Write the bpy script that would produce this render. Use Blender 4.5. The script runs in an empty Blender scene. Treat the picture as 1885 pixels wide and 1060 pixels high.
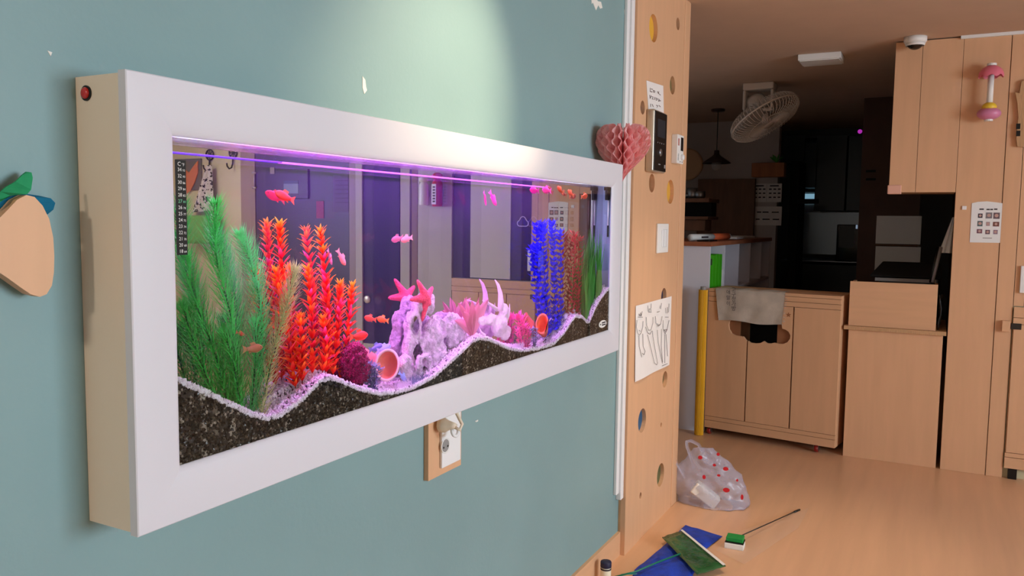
import bpy, bmesh, math, random
import numpy as np
from mathutils import Vector, Matrix, noise
from mathutils.geometry import tessellate_polygon

scene = bpy.context.scene
COL = scene.collection
random.seed(7)
rng = np.random.default_rng(11)

# ------------------------------------------------------------------ camera
S = 0.64 / 0.66
YAW, PITCH, ROLL, FL = 0.4825008, -0.0836074, 0.0122824, 1490.09
CAM = np.array([0, -1.1072082 * S, 1.3694270 * S])
_f = np.array([math.cos(PITCH) * math.cos(YAW), math.cos(PITCH) * math.sin(YAW), math.sin(PITCH)])
_r = np.array([math.sin(YAW), -math.cos(YAW), 0.0])
_u = np.cross(_r, _f)
_r, _u = math.cos(ROLL) * _r + math.sin(ROLL) * _u, -math.sin(ROLL) * _r + math.cos(ROLL) * _u
cd = bpy.data.cameras.new('camera')
cam = bpy.data.objects.new('camera', cd)
COL.objects.link(cam)
cd.sensor_width = 36.0
cd.lens = 36.0 * FL / 1885.0
cd.clip_start = 0.02
cam.matrix_world = Matrix(((_r[0], _u[0], -_f[0], CAM[0]), (_r[1], _u[1], -_f[1], CAM[1]),
                           (_r[2], _u[2], -_f[2], CAM[2]), (0, 0, 0, 1)))
scene.camera = cam

# ------------------------------------------------------------------ world, light, exposure
world = bpy.data.worlds.new('world')
scene.world = world
world.use_nodes = True
wb = world.node_tree.nodes['Background']
wb.inputs[0].default_value = (0.55, 0.7, 1.0, 1)
wb.inputs[1].default_value = 0.6
vs = scene.view_settings
vs.view_transform = 'Standard'
vs.look = 'None'
vs.gamma = 1.0
vs.use_curve_mapping = False
vs.exposure = 0.0

def area_light(name, loc, direction, sx, sy, power, color):
    ld = bpy.data.lights.new(name, 'AREA')
    ld.shape = 'RECTANGLE'
    ld.size, ld.size_y = sx, sy
    ld.energy = power
    ld.color = color
    o = bpy.data.objects.new(name, ld)
    COL.objects.link(o)
    o.location = loc
    o.rotation_euler = Vector(direction).to_track_quat('-Z', 'Y').to_euler()
    return o

# daylight through the big window in the wall behind the photographer
area_light('window_daylight', (1.65, -5.32, 1.55), (-0.10, 1, -0.12), 2.3, 1.4, 156, (0.74, 0.88, 1.0)).data.spread = math.radians(165)

# ------------------------------------------------------------------ pixel helpers (photo 1885 x 1060)
YG, YM, NW = -0.100, -0.012, 1.33       # front pane, mirror, refractive index of water
def ray(a, b):
    d = _f * FL + _r * (a - 942.5) + _u * (530 - b)
    return d / np.linalg.norm(d)
def hit(ax, v, a, b):
    d = ray(a, b)
    return CAM + d * ((v - CAM[ax]) / d[ax])
def PX(x, a, b): return hit(0, x, a, b)
def PY(y, a, b): return hit(1, y, a, b)
def PZ(z, a, b): return hit(2, z, a, b)
def PW(a, b, y=-0.05):
    d = ray(a, b)
    p = CAM + d * ((YG - CAM[1]) / d[1])
    e = np.array([d[0] / NW, 0, d[2] / NW])
    e[1] = math.sqrt(1 - e @ e)
    return p + e * ((y - YG) / e[1])
def PM(a, b, x=None):
    x = XC if x is None else x
    d = ray(a, b)
    p = CAM + d * ((YG - CAM[1]) / d[1])
    e = np.array([d[0] / NW, 0, d[2] / NW])
    e[1] = math.sqrt(1 - e @ e)
    p = p + 2 * np.array([e[0], 0, e[2]]) * ((YM - YG) / e[1])
    d = d * np.array([1, -1, 1])
    return p + d * ((x - p[0]) / d[0])

X0, TW, ZB, TD = 0.7288, 1.9174, 0.8814, 0.110
ZT, X1 = ZB + 0.64, 0.7288 + 1.9174
XC, ZC = 4.931, 2.317
YP = -0.030

# ------------------------------------------------------------------ materials
def srgb(r, g, b):
    def c(x):
        x /= 255.0
        return x / 12.92 if x <= 0.04045 else ((x + 0.055) / 1.055) ** 2.4
    return (c(r), c(g), c(b), 1.0)
MATS = {}
def mat(name, col, rough=0.55, metal=0.0, spec=0.5, var=0.0, vscale=6.0, stretch=(1, 1, 1), bump=0.0,
        bscale=60.0, emit=0.0, alpha=1.0, trans=0.0, ior=1.45, coat=0.0, sss=0.0, var_col=None, detail=3.0):
    m = bpy.data.materials.new(name)
    m.use_nodes = True
    nt = m.node_tree
    b = nt.nodes['Principled BSDF']
    c = srgb(*col)
    b.inputs['Base Color'].default_value = c
    b.inputs['Roughness'].default_value = rough
    b.inputs['Metallic'].default_value = metal
    b.inputs['Specular IOR Level'].default_value = spec
    b.inputs['IOR'].default_value = ior
    b.inputs['Transmission Weight'].default_value = trans
    b.inputs['Alpha'].default_value = alpha
    b.inputs['Coat Weight'].default_value = coat
    if sss:
        b.inputs['Subsurface Weight'].default_value = sss
        b.inputs['Subsurface Radius'].default_value = (0.01, 0.005, 0.005)
    if emit:
        b.inputs['Emission Color'].default_value = c
        b.inputs['Emission Strength'].default_value = emit
    if var or bump:
        tc = nt.nodes.new('ShaderNodeTexCoord')
        mp = nt.nodes.new('ShaderNodeMapping')
        mp.inputs['Scale'].default_value = stretch
        nt.links.new(tc.outputs['Object'], mp.inputs['Vector'])
    if var:
        n = nt.nodes.new('ShaderNodeTexNoise')
        n.inputs['Scale'].default_value = vscale
        n.inputs['Detail'].default_value = detail
        nt.links.new(mp.outputs['Vector'], n.inputs['Vector'])
        rp = nt.nodes.new('ShaderNodeValToRGB')
        c2 = srgb(*var_col) if var_col else tuple([max(0, x * (1 - var)) for x in c[:3]] + [1])
        c3 = c if var_col else tuple([min(1, x * (1 + var)) for x in c[:3]] + [1])
        rp.color_ramp.elements[0].position = 0.34
        rp.color_ramp.elements[1].position = 0.66
        rp.color_ramp.elements[0].color = c2
        rp.color_ramp.elements[1].color = c3
        nt.links.new(n.outputs['Fac'], rp.inputs['Fac'])
        nt.links.new(rp.outputs['Color'], b.inputs['Base Color'])
    if bump:
        n2 = nt.nodes.new('ShaderNodeTexNoise')
        n2.inputs['Scale'].default_value = bscale
        n2.inputs['Detail'].default_value = 2.0
        nt.links.new(mp.outputs['Vector'], n2.inputs['Vector'])
        bp = nt.nodes.new('ShaderNodeBump')
        bp.inputs['Strength'].default_value = bump
        bp.inputs['Distance'].default_value = 0.01
        nt.links.new(n2.outputs['Fac'], bp.inputs['Height'])
        nt.links.new(bp.outputs['Normal'], b.inputs['Normal'])
    MATS[name] = m
    return m

def mix_mat(name, build):
    m = bpy.data.materials.new(name)
    m.use_nodes = True
    nt = m.node_tree
    for n in list(nt.nodes):
        if n.type != 'OUTPUT_MATERIAL':
            nt.nodes.remove(n)
    out = [n for n in nt.nodes if n.type == 'OUTPUT_MATERIAL'][0]
    sh = build(nt)
    nt.links.new(sh.outputs[0], out.inputs['Surface'])
    MATS[name] = m
    return m

mat('teal', (135, 165, 166), rough=0.5, spec=0.35, var=0.04, vscale=2.2, bump=0.05, bscale=90)
mat('chip', (236, 232, 222), rough=0.8)
mat('plywood', (222, 174, 134), rough=0.5, var=0.03, vscale=5, stretch=(5, 5, 0.5), bump=0.02, bscale=120)
mat('plywood_h', (220, 172, 132), rough=0.5, var=0.03, vscale=5, stretch=(1.5, 0.6, 7), bump=0.02, bscale=120)
mat('ply_edge', (196, 154, 112), rough=0.6, var=0.18, vscale=60, stretch=(1, 8, 0.4))
mat('ply_dark', (150, 100, 66), rough=0.6, var=0.1, vscale=8)
mat('floor', (222, 176, 138), rough=0.3, spec=0.45, var=0.05, vscale=3.5, stretch=(0.35, 5, 1), bump=0.015, bscale=40)
mat('ceiling', (206, 178, 156), rough=0.9, var=0.02)
mat('frame_white', (222, 220, 226), rough=0.38, spec=0.45)
mat('housing', (240, 222, 200), rough=0.55, bump=0.02, bscale=300)
mat('housing_lip', (150, 142, 130), rough=0.5)
mat('white', (238, 236, 232), rough=0.5)
mat('white_gloss', (240, 240, 240), rough=0.25)
mat('paper', (240, 234, 230), rough=0.8, var=0.03, vscale=9)
mat('ink', (60, 50, 55), rough=0.8)
mat('black', (14, 14, 15), rough=0.35)
mat('black_matte', (12, 11, 11), rough=0.8)
mat('grey', (150, 148, 146), rough=0.5)
mat('silver', (198, 186, 168), rough=0.35, metal=0.6)
mat('steel', (150, 155, 160), rough=0.3, metal=0.9)
mat('red_switch', (200, 30, 22), rough=0.2, spec=0.7, coat=0.5)
mat('beige_wall', (214, 202, 164), rough=0.8, var=0.04, vscale=5)
mat('iron', (52, 46, 42), rough=0.5, metal=0.4)

def b_water_front(nt):
    g = nt.nodes.new('ShaderNodeBsdfGlass')
    g.inputs['Roughness'].default_value = 0.0
    g.inputs['IOR'].default_value = NW
    g.inputs['Color'].default_value = (0.97, 0.985, 1.0, 1)
    return g
mix_mat('front_glass', b_water_front)
def b_mirror(nt):
    g = nt.nodes.new('ShaderNodeBsdfGlossy')
    g.inputs['Roughness'].default_value = 0.0
    g.inputs['Color'].default_value = (0.70, 0.69, 0.70, 1)
    d = nt.nodes.new('ShaderNodeBsdfDiffuse')
    d.inputs['Color'].default_value = (0.26, 0.16, 0.62, 1)  # purple share paints the haze of LED light in the water
    mx = nt.nodes.new('ShaderNodeMixShader')
    mx.inputs[0].default_value = 0.022
    nt.links.new(g.outputs[0], mx.inputs[1])
    nt.links.new(d.outputs[0], mx.inputs[2])
    return mx
mix_mat('mirror', b_mirror)
def b_water_top(nt):
    lw = nt.nodes.new('ShaderNodeLayerWeight')
    lw.inputs['Blend'].default_value = 0.35
    t = nt.nodes.new('ShaderNodeBsdfTransparent')
    g = nt.nodes.new('ShaderNodeBsdfGlossy')
    g.inputs['Roughness'].default_value = 0.03
    g.inputs['Color'].default_value = (0.85, 0.85, 0.9, 1)
    tc = nt.nodes.new('ShaderNodeTexCoord')
    mp = nt.nodes.new('ShaderNodeMapping')
    mp.inputs['Scale'].default_value = (1, 2.2, 1)
    n = nt.nodes.new('ShaderNodeTexNoise')
    n.inputs['Scale'].default_value = 45
    bp = nt.nodes.new('ShaderNodeBump')
    bp.inputs['Strength'].default_value = 1.0
    bp.inputs['Distance'].default_value = 0.01
    nt.links.new(tc.outputs['Object'], mp.inputs['Vector'])
    nt.links.new(mp.outputs['Vector'], n.inputs['Vector'])
    nt.links.new(n.outputs['Fac'], bp.inputs['Height'])
    nt.links.new(bp.outputs['Normal'], g.inputs['Normal'])
    mx = nt.nodes.new('ShaderNodeMixShader')
    nt.links.new(lw.outputs['Facing'], mx.inputs[0])
    nt.links.new(t.outputs[0], mx.inputs[1])
    nt.links.new(g.outputs[0], mx.inputs[2])
    return mx
mix_mat('water_top', b_water_top)
def plastic(name, col, fac, gcol=(1, 1, 1, 1), rough=0.12):
    def b(nt):
        t = nt.nodes.new('ShaderNodeBsdfTransparent')
        d = nt.nodes.new('ShaderNodeBsdfPrincipled')
        d.inputs['Base Color'].default_value = srgb(*col)
        d.inputs['Roughness'].default_value = rough
        d.inputs['Specular IOR Level'].default_value = 0.6
        mx = nt.nodes.new('ShaderNodeMixShader')
        mx.inputs[0].default_value = fac
        nt.links.new(t.outputs[0], mx.inputs[1])
        nt.links.new(d.outputs[0], mx.inputs[2])
        return mx
    return mix_mat(name, b)
plastic('bag_film', (198, 200, 228), 0.36, rough=0.2)
plastic('clear_film', (225, 225, 225), 0.10)
plastic('glass_bulb', (210, 205, 200), 0.35)

# ------------------------------------------------------------------ mesh builder
class MB:
    def __init__(s):
        s.v, s.f = [], []
    def add(s, v, f):
        o = len(s.v)
        s.v += [tuple(map(float, p)) for p in v]
        s.f += [[i + o for i in q] for q in f]
        return s
    def box(s, a, b):
        x0, y0, z0 = [min(a[i], b[i]) for i in range(3)]
        x1, y1, z1 = [max(a[i], b[i]) for i in range(3)]
        v = [(x0, y0, z0), (x1, y0, z0), (x1, y1, z0), (x0, y1, z0), (x0, y0, z1), (x1, y0, z1), (x1, y1, z1), (x0, y1, z1)]
        return s.add(v, [(0, 3, 2, 1), (4, 5, 6, 7), (0, 1, 5, 4), (1, 2, 6, 5), (2, 3, 7, 6), (3, 0, 4, 7)])
    def obox(s, c, ax, ay, az):
        c, ax, ay, az = [np.array(t, float) for t in (c, ax, ay, az)]
        v = [c + sx * ax + sy * ay + sz * az for sz in (-1, 1) for sx, sy in ((-1, -1), (1, -1), (1, 1), (-1, 1))]
        return s.add(v, [(0, 3, 2, 1), (4, 5, 6, 7), (0, 1, 5, 4), (1, 2, 6, 5), (2, 3, 7, 6), (3, 0, 4, 7)])
    def tube(s, path, r, n=8, cap=True, up=None):
        P = [np.array(p, float) for p in path]
        R = r if hasattr(r, '__len__') else [r] * len(P)
        prev = None
        rings = []
        for i, p in enumerate(P):
            t = P[min(i + 1, len(P) - 1)] - P[max(i - 1, 0)]
            t = t / (np.linalg.norm(t) + 1e-12)
            if prev is None:
                h = np.array([0, 0, 1.0]) if abs(t[2]) < 0.9 else np.array([1.0, 0, 0])
                a = np.cross(t, h)
            else:
                a = prev - t * (prev @ t)
            a /= (np.linalg.norm(a) + 1e-12)
            prev = a
            b = np.cross(t, a)
            rings.append([p + R[i] * (math.cos(k * 2 * math.pi / n) * a + math.sin(k * 2 * math.pi / n) * b) for k in range(n)])
        v = [q for rg in rings for q in rg]
        f = [(i * n + k, i * n + (k + 1) % n, (i + 1) * n + (k + 1) % n, (i + 1) * n + k) for i in range(len(P) - 1) for k in range(n)]
        if cap:
            f += [tuple(range(n - 1, -1, -1)), tuple((len(P) - 1) * n + k for k in range(n))]
        return s.add(v, f)
    def lathe(s, prof, c=(0, 0, 0), axis=(0, 0, 1), n=20, cap=True):
        axis = np.array(axis, float); axis /= np.linalg.norm(axis)
        h = np.array([0, 0, 1.0]) if abs(axis[2]) < 0.9 else np.array([1.0, 0, 0])
        a = np.cross(axis, h); a /= np.linalg.norm(a)
        b = np.cross(axis, a)
        c = np.array(c, float)
        v = [c + axis * hh + rr * (math.cos(k * 2 * math.pi / n) * a + math.sin(k * 2 * math.pi / n) * b) for rr, hh in prof for k in range(n)]
        m = len(prof)
        f = [(i * n + k, i * n + (k + 1) % n, (i + 1) * n + (k + 1) % n, (i + 1) * n + k) for i in range(m - 1) for k in range(n)]
        if cap:
            f += [tuple(range(n - 1, -1, -1)), tuple((m - 1) * n + k for k in range(n))]
        return s.add(v, f)
    def grid(s, fn, nu, nv, closed_u=False):
        v = [fn(i / (nu if closed_u else nu - 1), j / (nv - 1)) for j in range(nv) for i in range(nu)]
        f = []
        for j in range(nv - 1):
            for i in range(nu if closed_u else nu - 1):
                i2 = (i + 1) % nu
                f.append((j * nu + i, j * nu + i2, (j + 1) * nu + i2, (j + 1) * nu + i))
        return s.add(v, f)
    def prism(s, loops, fn, d0, d1):
        # loops: outer polygon then holes in 2-D; fn(u, v, d) -> 3-D point
        tri = tessellate_polygon([[Vector((p[0], p[1], 0)) for p in lp] for lp in loops])
        flat = [p for lp in loops for p in lp]
        n = len(flat)
        v = [fn(p[0], p[1], d0) for p in flat] + [fn(p[0], p[1], d1) for p in flat]
        f = [tuple(t) for t in tri] + [tuple(i + n for i in reversed(t)) for t in tri]
        o = 0
        for lp in loops:
            m = len(lp)
            for k in range(m):
                f.append((o + k, o + (k + 1) % m, n + o + (k + 1) % m, n + o + k))
            o += m
        return s.add(v, f)
    def sphere(s, c, r, nu=14, nv=9, scale=(1, 1, 1)):
        c = np.array(c, float)
        v = [c + np.array([0, 0, -r * scale[2]])]
        for j in range(1, nv):
            th = math.pi * j / nv
            for i in range(nu):
                ph = 2 * math.pi * i / nu
                v.append(c + r * np.array([scale[0] * math.sin(th) * math.cos(ph), scale[1] * math.sin(th) * math.sin(ph), -scale[2] * math.cos(th)]))
        v.append(c + np.array([0, 0, r * scale[2]]))
        f = [(0, 1 + (i + 1) % nu, 1 + i) for i in range(nu)]
        for j in range(nv - 2):
            for i in range(nu):
                a = 1 + j * nu
                f.append((a + i, a + (i + 1) % nu, a + nu + (i + 1) % nu, a + nu + i))
        L = len(v) - 1
        a = 1 + (nv - 2) * nu
        f += [(L, a + i, a + (i + 1) % nu) for i in range(nu)]
        return s.add(v, f)
    def mesh(s, name, smooth=False, off=(0, 0, 0)):
        me = bpy.data.meshes.new(name)
        V = np.array(s.v, float) - np.array(off, float)
        me.from_pydata(V.tolist(), [], s.f)
        me.update()
        bm = bmesh.new(); bm.from_mesh(me)
        bmesh.ops.recalc_face_normals(bm, faces=bm.faces)
        bm.to_mesh(me); bm.free()
        if smooth:
            for p in me.polygons: p.use_smooth = True
        return me
    def build(s, name, m, parent=None, smooth=False, bevel=0.0, seg=2):
        if parent is None:
            V = np.array(s.v)
            off = ((V[:, 0].min() + V[:, 0].max()) / 2, (V[:, 1].min() + V[:, 1].max()) / 2, V[:, 2].min())
        else:
            off = WL[parent.name]
        me = s.mesh(name, smooth, off)
        o = bpy.data.objects.new(name, me)
        COL.objects.link(o)
        me.materials.append(MATS[m] if isinstance(m, str) else m)
        WL[o.name] = tuple(off)
        if parent is None:
            o.location = off
        else:
            o.parent = parent
        if bevel:
            b = o.modifiers.new('bevel', 'BEVEL')
            b.width = bevel; b.segments = seg; b.limit_method = 'ANGLE'; b.angle_limit = 0.6
            for p in me.polygons: p.use_smooth = True
            w = o.modifiers.new('wn', 'WEIGHTED_NORMAL'); w.keep_sharp = True
        return o
WL = {}
def tag(o, label, cat=None, group=None, kind=None):
    o['label'] = label
    if cat: o['category'] = cat
    if group: o['group'] = group
    if kind: o['kind'] = kind
    return o
def thing(name, loc, label, cat, group=None, kind=None):
    o = bpy.data.objects.new(name, None)
    COL.objects.link(o)
    o.location = tuple(map(float, loc))
    o.empty_display_size = 0.05
    WL[o.name] = tuple(map(float, loc))
    return tag(o, label, cat, group, kind)
def struct(name, mb, m, label, cat, **k):
    return tag(mb.build(name, m, **k), label, cat, kind='structure')
def text(name, s, size, org, xd, yd, m, parent, align='LEFT'):
    cu = bpy.data.curves.new(name, 'FONT')
    cu.body = s; cu.size = size; cu.align_x = align; cu.resolution_u = 2
    t = bpy.data.objects.new(name + '_tmp', cu)
    COL.objects.link(t)
    dg = bpy.context.evaluated_depsgraph_get()
    dg.update()
    me = bpy.data.meshes.new_from_object(t.evaluated_get(dg))
    bpy.data.objects.remove(t); bpy.data.curves.remove(cu)
    xd, yd, org = Vector(xd), Vector(yd), Vector(org)
    zd = xd.cross(yd)
    off = Vector(WL[parent.name])
    for v in me.vertices:
        v.co = org + xd * v.co.x + yd * v.co.y + zd * v.co.z - off
    o = bpy.data.objects.new(name, me)
    COL.objects.link(o)
    o.parent = parent
    me.materials.clear(); me.materials.append(MATS[m])
    WL[o.name] = tuple(off)
    return o
def evaluated(o):
    dg = bpy.context.evaluated_depsgraph_get()
    dg.update()
    return bpy.data.meshes.new_from_object(o.evaluated_get(dg))
def V3(*a): return np.array(a, float)
def circ(cx, cz, r, n=28): return [(cx + r * math.cos(2 * math.pi * k / n), cz + r * math.sin(2 * math.pi * k / n)) for k in range(n)]
XZ = lambda u, v, d: (u, d, v)       # polygon in x,z, depth along y
YZ = lambda u, v, d: (d, u, v)       # polygon in y,z, depth along x

#@@STRUCTURE
# ------------------------------------------------------------------ the room
XB, YF, YK, XF = -2.7, -5.2, 1.6, 10.2
b = MB().box((XB, YF, -0.1), (XF, YK, 0.0))
struct('floor', b, 'floor', 'pale maple laminate floor running through the room into the kitchen', 'floor')
b = MB().box((XB, YF, ZC), (XF, YK, ZC + 0.1))
struct('ceiling', b, 'ceiling', 'plain off-white ceiling over the room', 'ceiling')
b = MB().box((XB, 0, 0), (3.705, 0.14, ZC))
wall_left = struct('wall_left', b, 'teal', 'muted teal painted wall that carries the aquarium', 'wall')
def chip(px, py, pts):
    c = PY(0, px, py)
    k = 0.00125 * np.linalg.norm(c - CAM) / 1.5
    loop = [(c[0] + p[0] * k * 2.0, c[2] - p[1] * k) for p in pts]
    MB().prism([loop], XZ, -0.0012, 0.001).build('paint_chip', 'chip', wall_left)
chip(670, 157, [(-2, -12), (1, -8), (2, 2), (3, 6), (0, 12), (-2, 4)])
chip(1097, 3, [(-9, -4), (-2, -5), (3, -2), (9, -4), (12, 3), (8, 6), (4, 3), (0, 12), (-3, 8), (-6, 4), (-8, 7)])
chip(1154, 4, [(-1, -6), (1, -5), (2.5, 10), (1.5, 12)])
chip(1149, 21, [(-0.5, -3), (0.8, 2), (0.4, 4)])
chip(91, 97, [(-1.5, -2), (1.5, -1), (0.5, 4)])
chip(877, 775, [(-2, -1), (2, -1.5), (2, 1), (-1, 1)])
bb = MB().box((XB, -0.012, 0), (2.984, 0, 0.095))
struct('baseboard_left', bb, 'plywood_h', 'pale plywood baseboard along the foot of the teal wall', 'baseboard')
struct('wall_rear', MB().box((XB - 0.12, YF, 0), (XB, YK, ZC)), 'white', 'plain white wall at the near end of the room', 'wall')
wf = MB()
wx0, wx1, wz0, wz1 = 0.45, 2.85, 0.8, 2.25
wf.box((XB, YF - 0.12, 0), (wx0, YF, ZC)).box((wx1, YF - 0.12, 0), (XC + 0.14, YF, ZC))
wf.box((wx0, YF - 0.12, 0), (wx1, YF, wz0)).box((wx0, YF - 0.12, wz1), (wx1, YF, ZC))
struct('wall_front', wf, 'beige_wall', 'beige wall with the daylight window, facing the aquarium', 'wall')
wn = thing('window_1', (wx0, YF - 0.06, wz0), 'white framed daylight window facing the aquarium', 'window', kind='structure')
fr = MB()
for a, c in (((wx0, wz0), (wx1, wz0 + 0.05)), ((wx0, wz1 - 0.05), (wx1, wz1)), ((wx0, wz0), (wx0 + 0.05, wz1)), ((wx1 - 0.05, wz0), (wx1, wz1)), (((wx0 + wx1) / 2 - 0.03, wz0), ((wx0 + wx1) / 2 + 0.03, wz1))):
    fr.box((a[0], YF - 0.09, a[1]), (c[0], YF - 0.03, c[1]))
fr.build('window_frame', 'white', wn)
wall_right = struct('wall_right', MB().box((XC + 0.02, YF, 0), (XC + 0.14, -1.15, ZC)), 'beige_wall',
                    'beige wall with plywood panelling, doors and hooks across the room', 'wall')
struct('wall_kitchen_left', MB().box((3.705, YK, 0), (XF, YK + 0.1, ZC)), 'white', 'dim white side wall of the kitchen', 'wall')
struct('wall_end', MB().box((3.60, 0.14, 0), (3.705, YK, ZC)), 'white', 'short white wall behind the holed plywood panel', 'wall')
struct('wall_kitchen_right', MB().box((XC + 0.14, -1.30, 0), (XF, -1.20, ZC)), 'ply_dark', 'dark brown side wall of the kitchen', 'wall')
struct('wall_kitchen_far', MB().box((XF, -1.2, 0), (XF + 0.1, YK, ZC)), 'grey', 'dark far wall of the kitchen', 'wall')

# ---- ceiling lamps, some added to brighten parts of the room
def downlight(x, y, power, color, size, blend, tilt=(0, 0, -1), label='', radius=0.035):
    t = thing('ceiling_downlight', (x, y, ZC), label, 'lamp')
    MB().lathe([(0.03, -0.001), (0.055, -0.001), (0.055, -0.008), (0.045, -0.012), (0.04, -0.006), (0.03, -0.004)], (x, y, ZC), n=24, cap=False).build('trim_ring', 'white', t, smooth=True)
    MB().lathe([(0.028, -0.002), (0.026, -0.005)], (x, y, ZC), n=20).build('lens', mat('lens_%g' % x, (255, 236, 205), emit=3.0), t)
    ld = bpy.data.lights.new('downlight_beam', 'SPOT')
    ld.energy = power; ld.color = color; ld.spot_size = math.radians(size); ld.spot_blend = blend; ld.shadow_soft_size = radius
    o = bpy.data.objects.new('downlight_beam', ld)
    COL.objects.link(o)
    o.location = (x, y, ZC - 0.03)
    o.rotation_euler = Vector(tilt).to_track_quat('-Z', 'Y').to_euler()
downlight(2.02, -0.85, 88, (1.0, 0.78, 0.52), 46, 1.0, (-0.36, 0.85, -0.70), 'warm ceiling downlight above the aquarium')
downlight(3.0, -0.58, 56, (1.0, 0.82, 0.60), 58, 0.9, (0.10, 0.06, -1), 'warm ceiling downlight in front of the holed plywood panel')
downlight(-2.1, -0.24, 105, (1.0, 0.88, 0.74), 50, 1.0, (2.8, 0.16, -1.05), 'added unseen downlight that brightens the near side of the aquarium', 0.12)  # no lamp known here; added to lift the aquarium's side face
t = thing('fill_lamp', (3.7, -4.3, ZC), 'added unseen ceiling lamp that brightens the beige wall with hooks', 'lamp')  # unseen, placed here to brighten the beige wall shown in the mirror
MB().box((3.4, -4.6, ZC - 0.05), (4.0, -4.0, ZC)).build('casing', 'white', t)
MB().box((3.43, -4.57, ZC - 0.056), (3.97, -4.03, ZC - 0.05)).build('diffuser', mat('diffuser', (255, 250, 240), emit=17.0), t)

# ---- holed plywood panel beside the teal wall
def pxm(P):                                       # pixels per metre at a point
    return FL / float((np.array(P) - CAM) @ _f)
holes = [(1203, 52, 50, (232, 178, 62)), (1248, 44, 22, (46, 38, 36)), (1238, 157, 33, (112, 104, 62)), (1183, 198, 25, (44, 52, 70)),
         (1200, 337, 34, (150, 104, 66)), (1234, 353, 44, (226, 172, 66)), (1222, 546, 32, (44, 44, 78)), (1224, 698, 30, (128, 112, 70)),
         (1182, 774, 45, (42, 92, 132)), (1217, 782, 9, (150, 118, 84)), (1216, 874, 43, (98, 102, 66)), (1179, 912, 12, (96, 70, 50))]
px0, px1 = 2.985, 3.617
loops = [[(px0, 0), (px1, 0), (px1, ZC), (px0, ZC)]]
hd = []
for a, c, h, col in holes:
    p = PY(YP, a, c)
    r = h / 2 / pxm(p)
    hd.append((p[0], p[2], r, col))
    loops.append(list(reversed(circ(p[0], p[2], r))))
pt = thing('holed_panel', (3.3, YP, 0), 'tall plywood panel with round coloured holes at the end of the teal wall', 'panel', kind='structure')
MB().prism(loops, XZ, YP, -0.010).build('board', 'plywood', pt)
MB().box((px1 + 0.001, YP - 0.004, 0), (3.70, -0.0, ZC)).build('corner_post', 'plywood', pt, bevel=0.004)
MB().box((px0, -0.010, 0), (px1, -0.001, ZC)).build('backing_board', 'ply_edge', pt)
for i, (x, z, r, col) in enumerate(hd):
    if r < 0.012: continue
    MB().lathe([(r * 0.995, 0), (r * 0.995, 0.003)], (x, -0.0135, z), (0, 1, 0), 28).build('coloured_disc', mat('disc_%d' % i, col, rough=0.5), pt)
# twin white cable ducts
t = thing('cable_duct', (2.95, 0, 0.24), 'long white plastic cable duct running down the teal wall beside the plywood panel', 'cable duct')
MB().box((2.922, -0.014, 0.262), (2.950, 0, ZC)).build('duct_cover', 'white_gloss', t, bevel=0.003)
MB().box((2.952, -0.022, 0.235), (2.983, 0, ZC)).build('duct_cover', 'white_gloss', t, bevel=0.003)

# ---- plywood panelling of the right wall
def panel(y0, y1, z0, z1, m='plywood', x=XC, d=0.02, bev=0.0015, name='panel'):
    return MB().box((x, y0, z0), (x + d, y1, z1)).build(name, m, wall_right, bevel=bev)
panel(-1.360, -1.147, 0, ZC - 0.012)
panel(-1.438, -1.363, 0, ZC - 0.012, x=XC - 0.003, d=0.023)
MB().box((XC - 0.015, YF, ZC - 0.016), (XC + 0.02, -1.13, ZC)).build('ceiling_trim', 'white', wall_right)
# ------------------------------------------------------------------ the aquarium
aq = thing('aquarium', (X0 + TW / 2, -TD / 2, ZB), 'long wall-mounted aquarium in a wide white frame with purple light', 'aquarium')
FW = 0.08
h = MB()
h.box((X0 + 0.003, -0.094, ZB + 0.003), (X0 + 0.014, -0.0005, ZT - 0.003))
h.box((X1 - 0.014, -0.094, ZB + 0.003), (X1 - 0.003, -0.0005, ZT - 0.003))
h.box((X0 + 0.014, -0.094, ZT - 0.012), (X1 - 0.014, -0.0005, ZT - 0.003))
h.box((X0 + 0.014, -0.094, ZB + 0.003), (X1 - 0.014, -0.0005, ZB + 0.012))
h.box((X0 + 0.014, -0.004, ZB + 0.012), (X1 - 0.014, -0.0005, ZT - 0.012))
h.build('housing', 'housing', aq)
prof = [(0.0, -0.094), (0.0, -0.1085), (0.0016, -0.110), (0.020, -0.1108), (0.045, -0.1104), (0.060, -0.1090), (0.070, -0.1068), (0.076, -0.1040), (0.0795, -0.1005), (0.080, -0.0985), (0.074, -0.0975), (0.074, -0.094)]
def rail(A, B, inn):
    # A,B outer corners (x,z); inn(corner) gives the mitre direction
    A, B = np.array(A, float), np.array(B, float)
    v, f = [], []
    n = len(prof)
    cen = np.array([(X0 + X1) / 2, (ZB + ZT) / 2])
    for C_ in (A, B):
        sg = np.sign(cen - C_)
        for w, y in prof:
            q = C_ + sg * w
            v.append((q[0], y, q[1]))
    for i in range(n):
        f.append((i, (i + 1) % n, n + (i + 1) % n, n + i))
    f += [tuple(range(n)), tuple(range(2 * n - 1, n - 1, -1))]
    o = MB().add(v, f).build('frame_rail', 'frame_white', aq)
    for p in o.data.polygons: p.use_smooth = True
    o.data.set_sharp_from_angle(angle=0.6)
g = 0.0004
rail((X0, ZT), (X1, ZT), 0); rail((X0, ZB), (X1, ZB), 0)
rail((X0, ZB), (X0, ZT), 0); rail((X1, ZB), (X1, ZT), 0)
MB().box((X0 + 0.001, -0.104, ZB + 0.002), (X0 + 0.0035, -0.0945, ZT - 0.002)).build('frame_lip', 'housing_lip', aq)
ox0, ox1, oz0, oz1 = X0 + FW, X1 - FW, ZB + FW, ZT - FW
TX0, TX1, TZ0 = ox0 - 0.012, 2.578, 0.925
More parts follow.
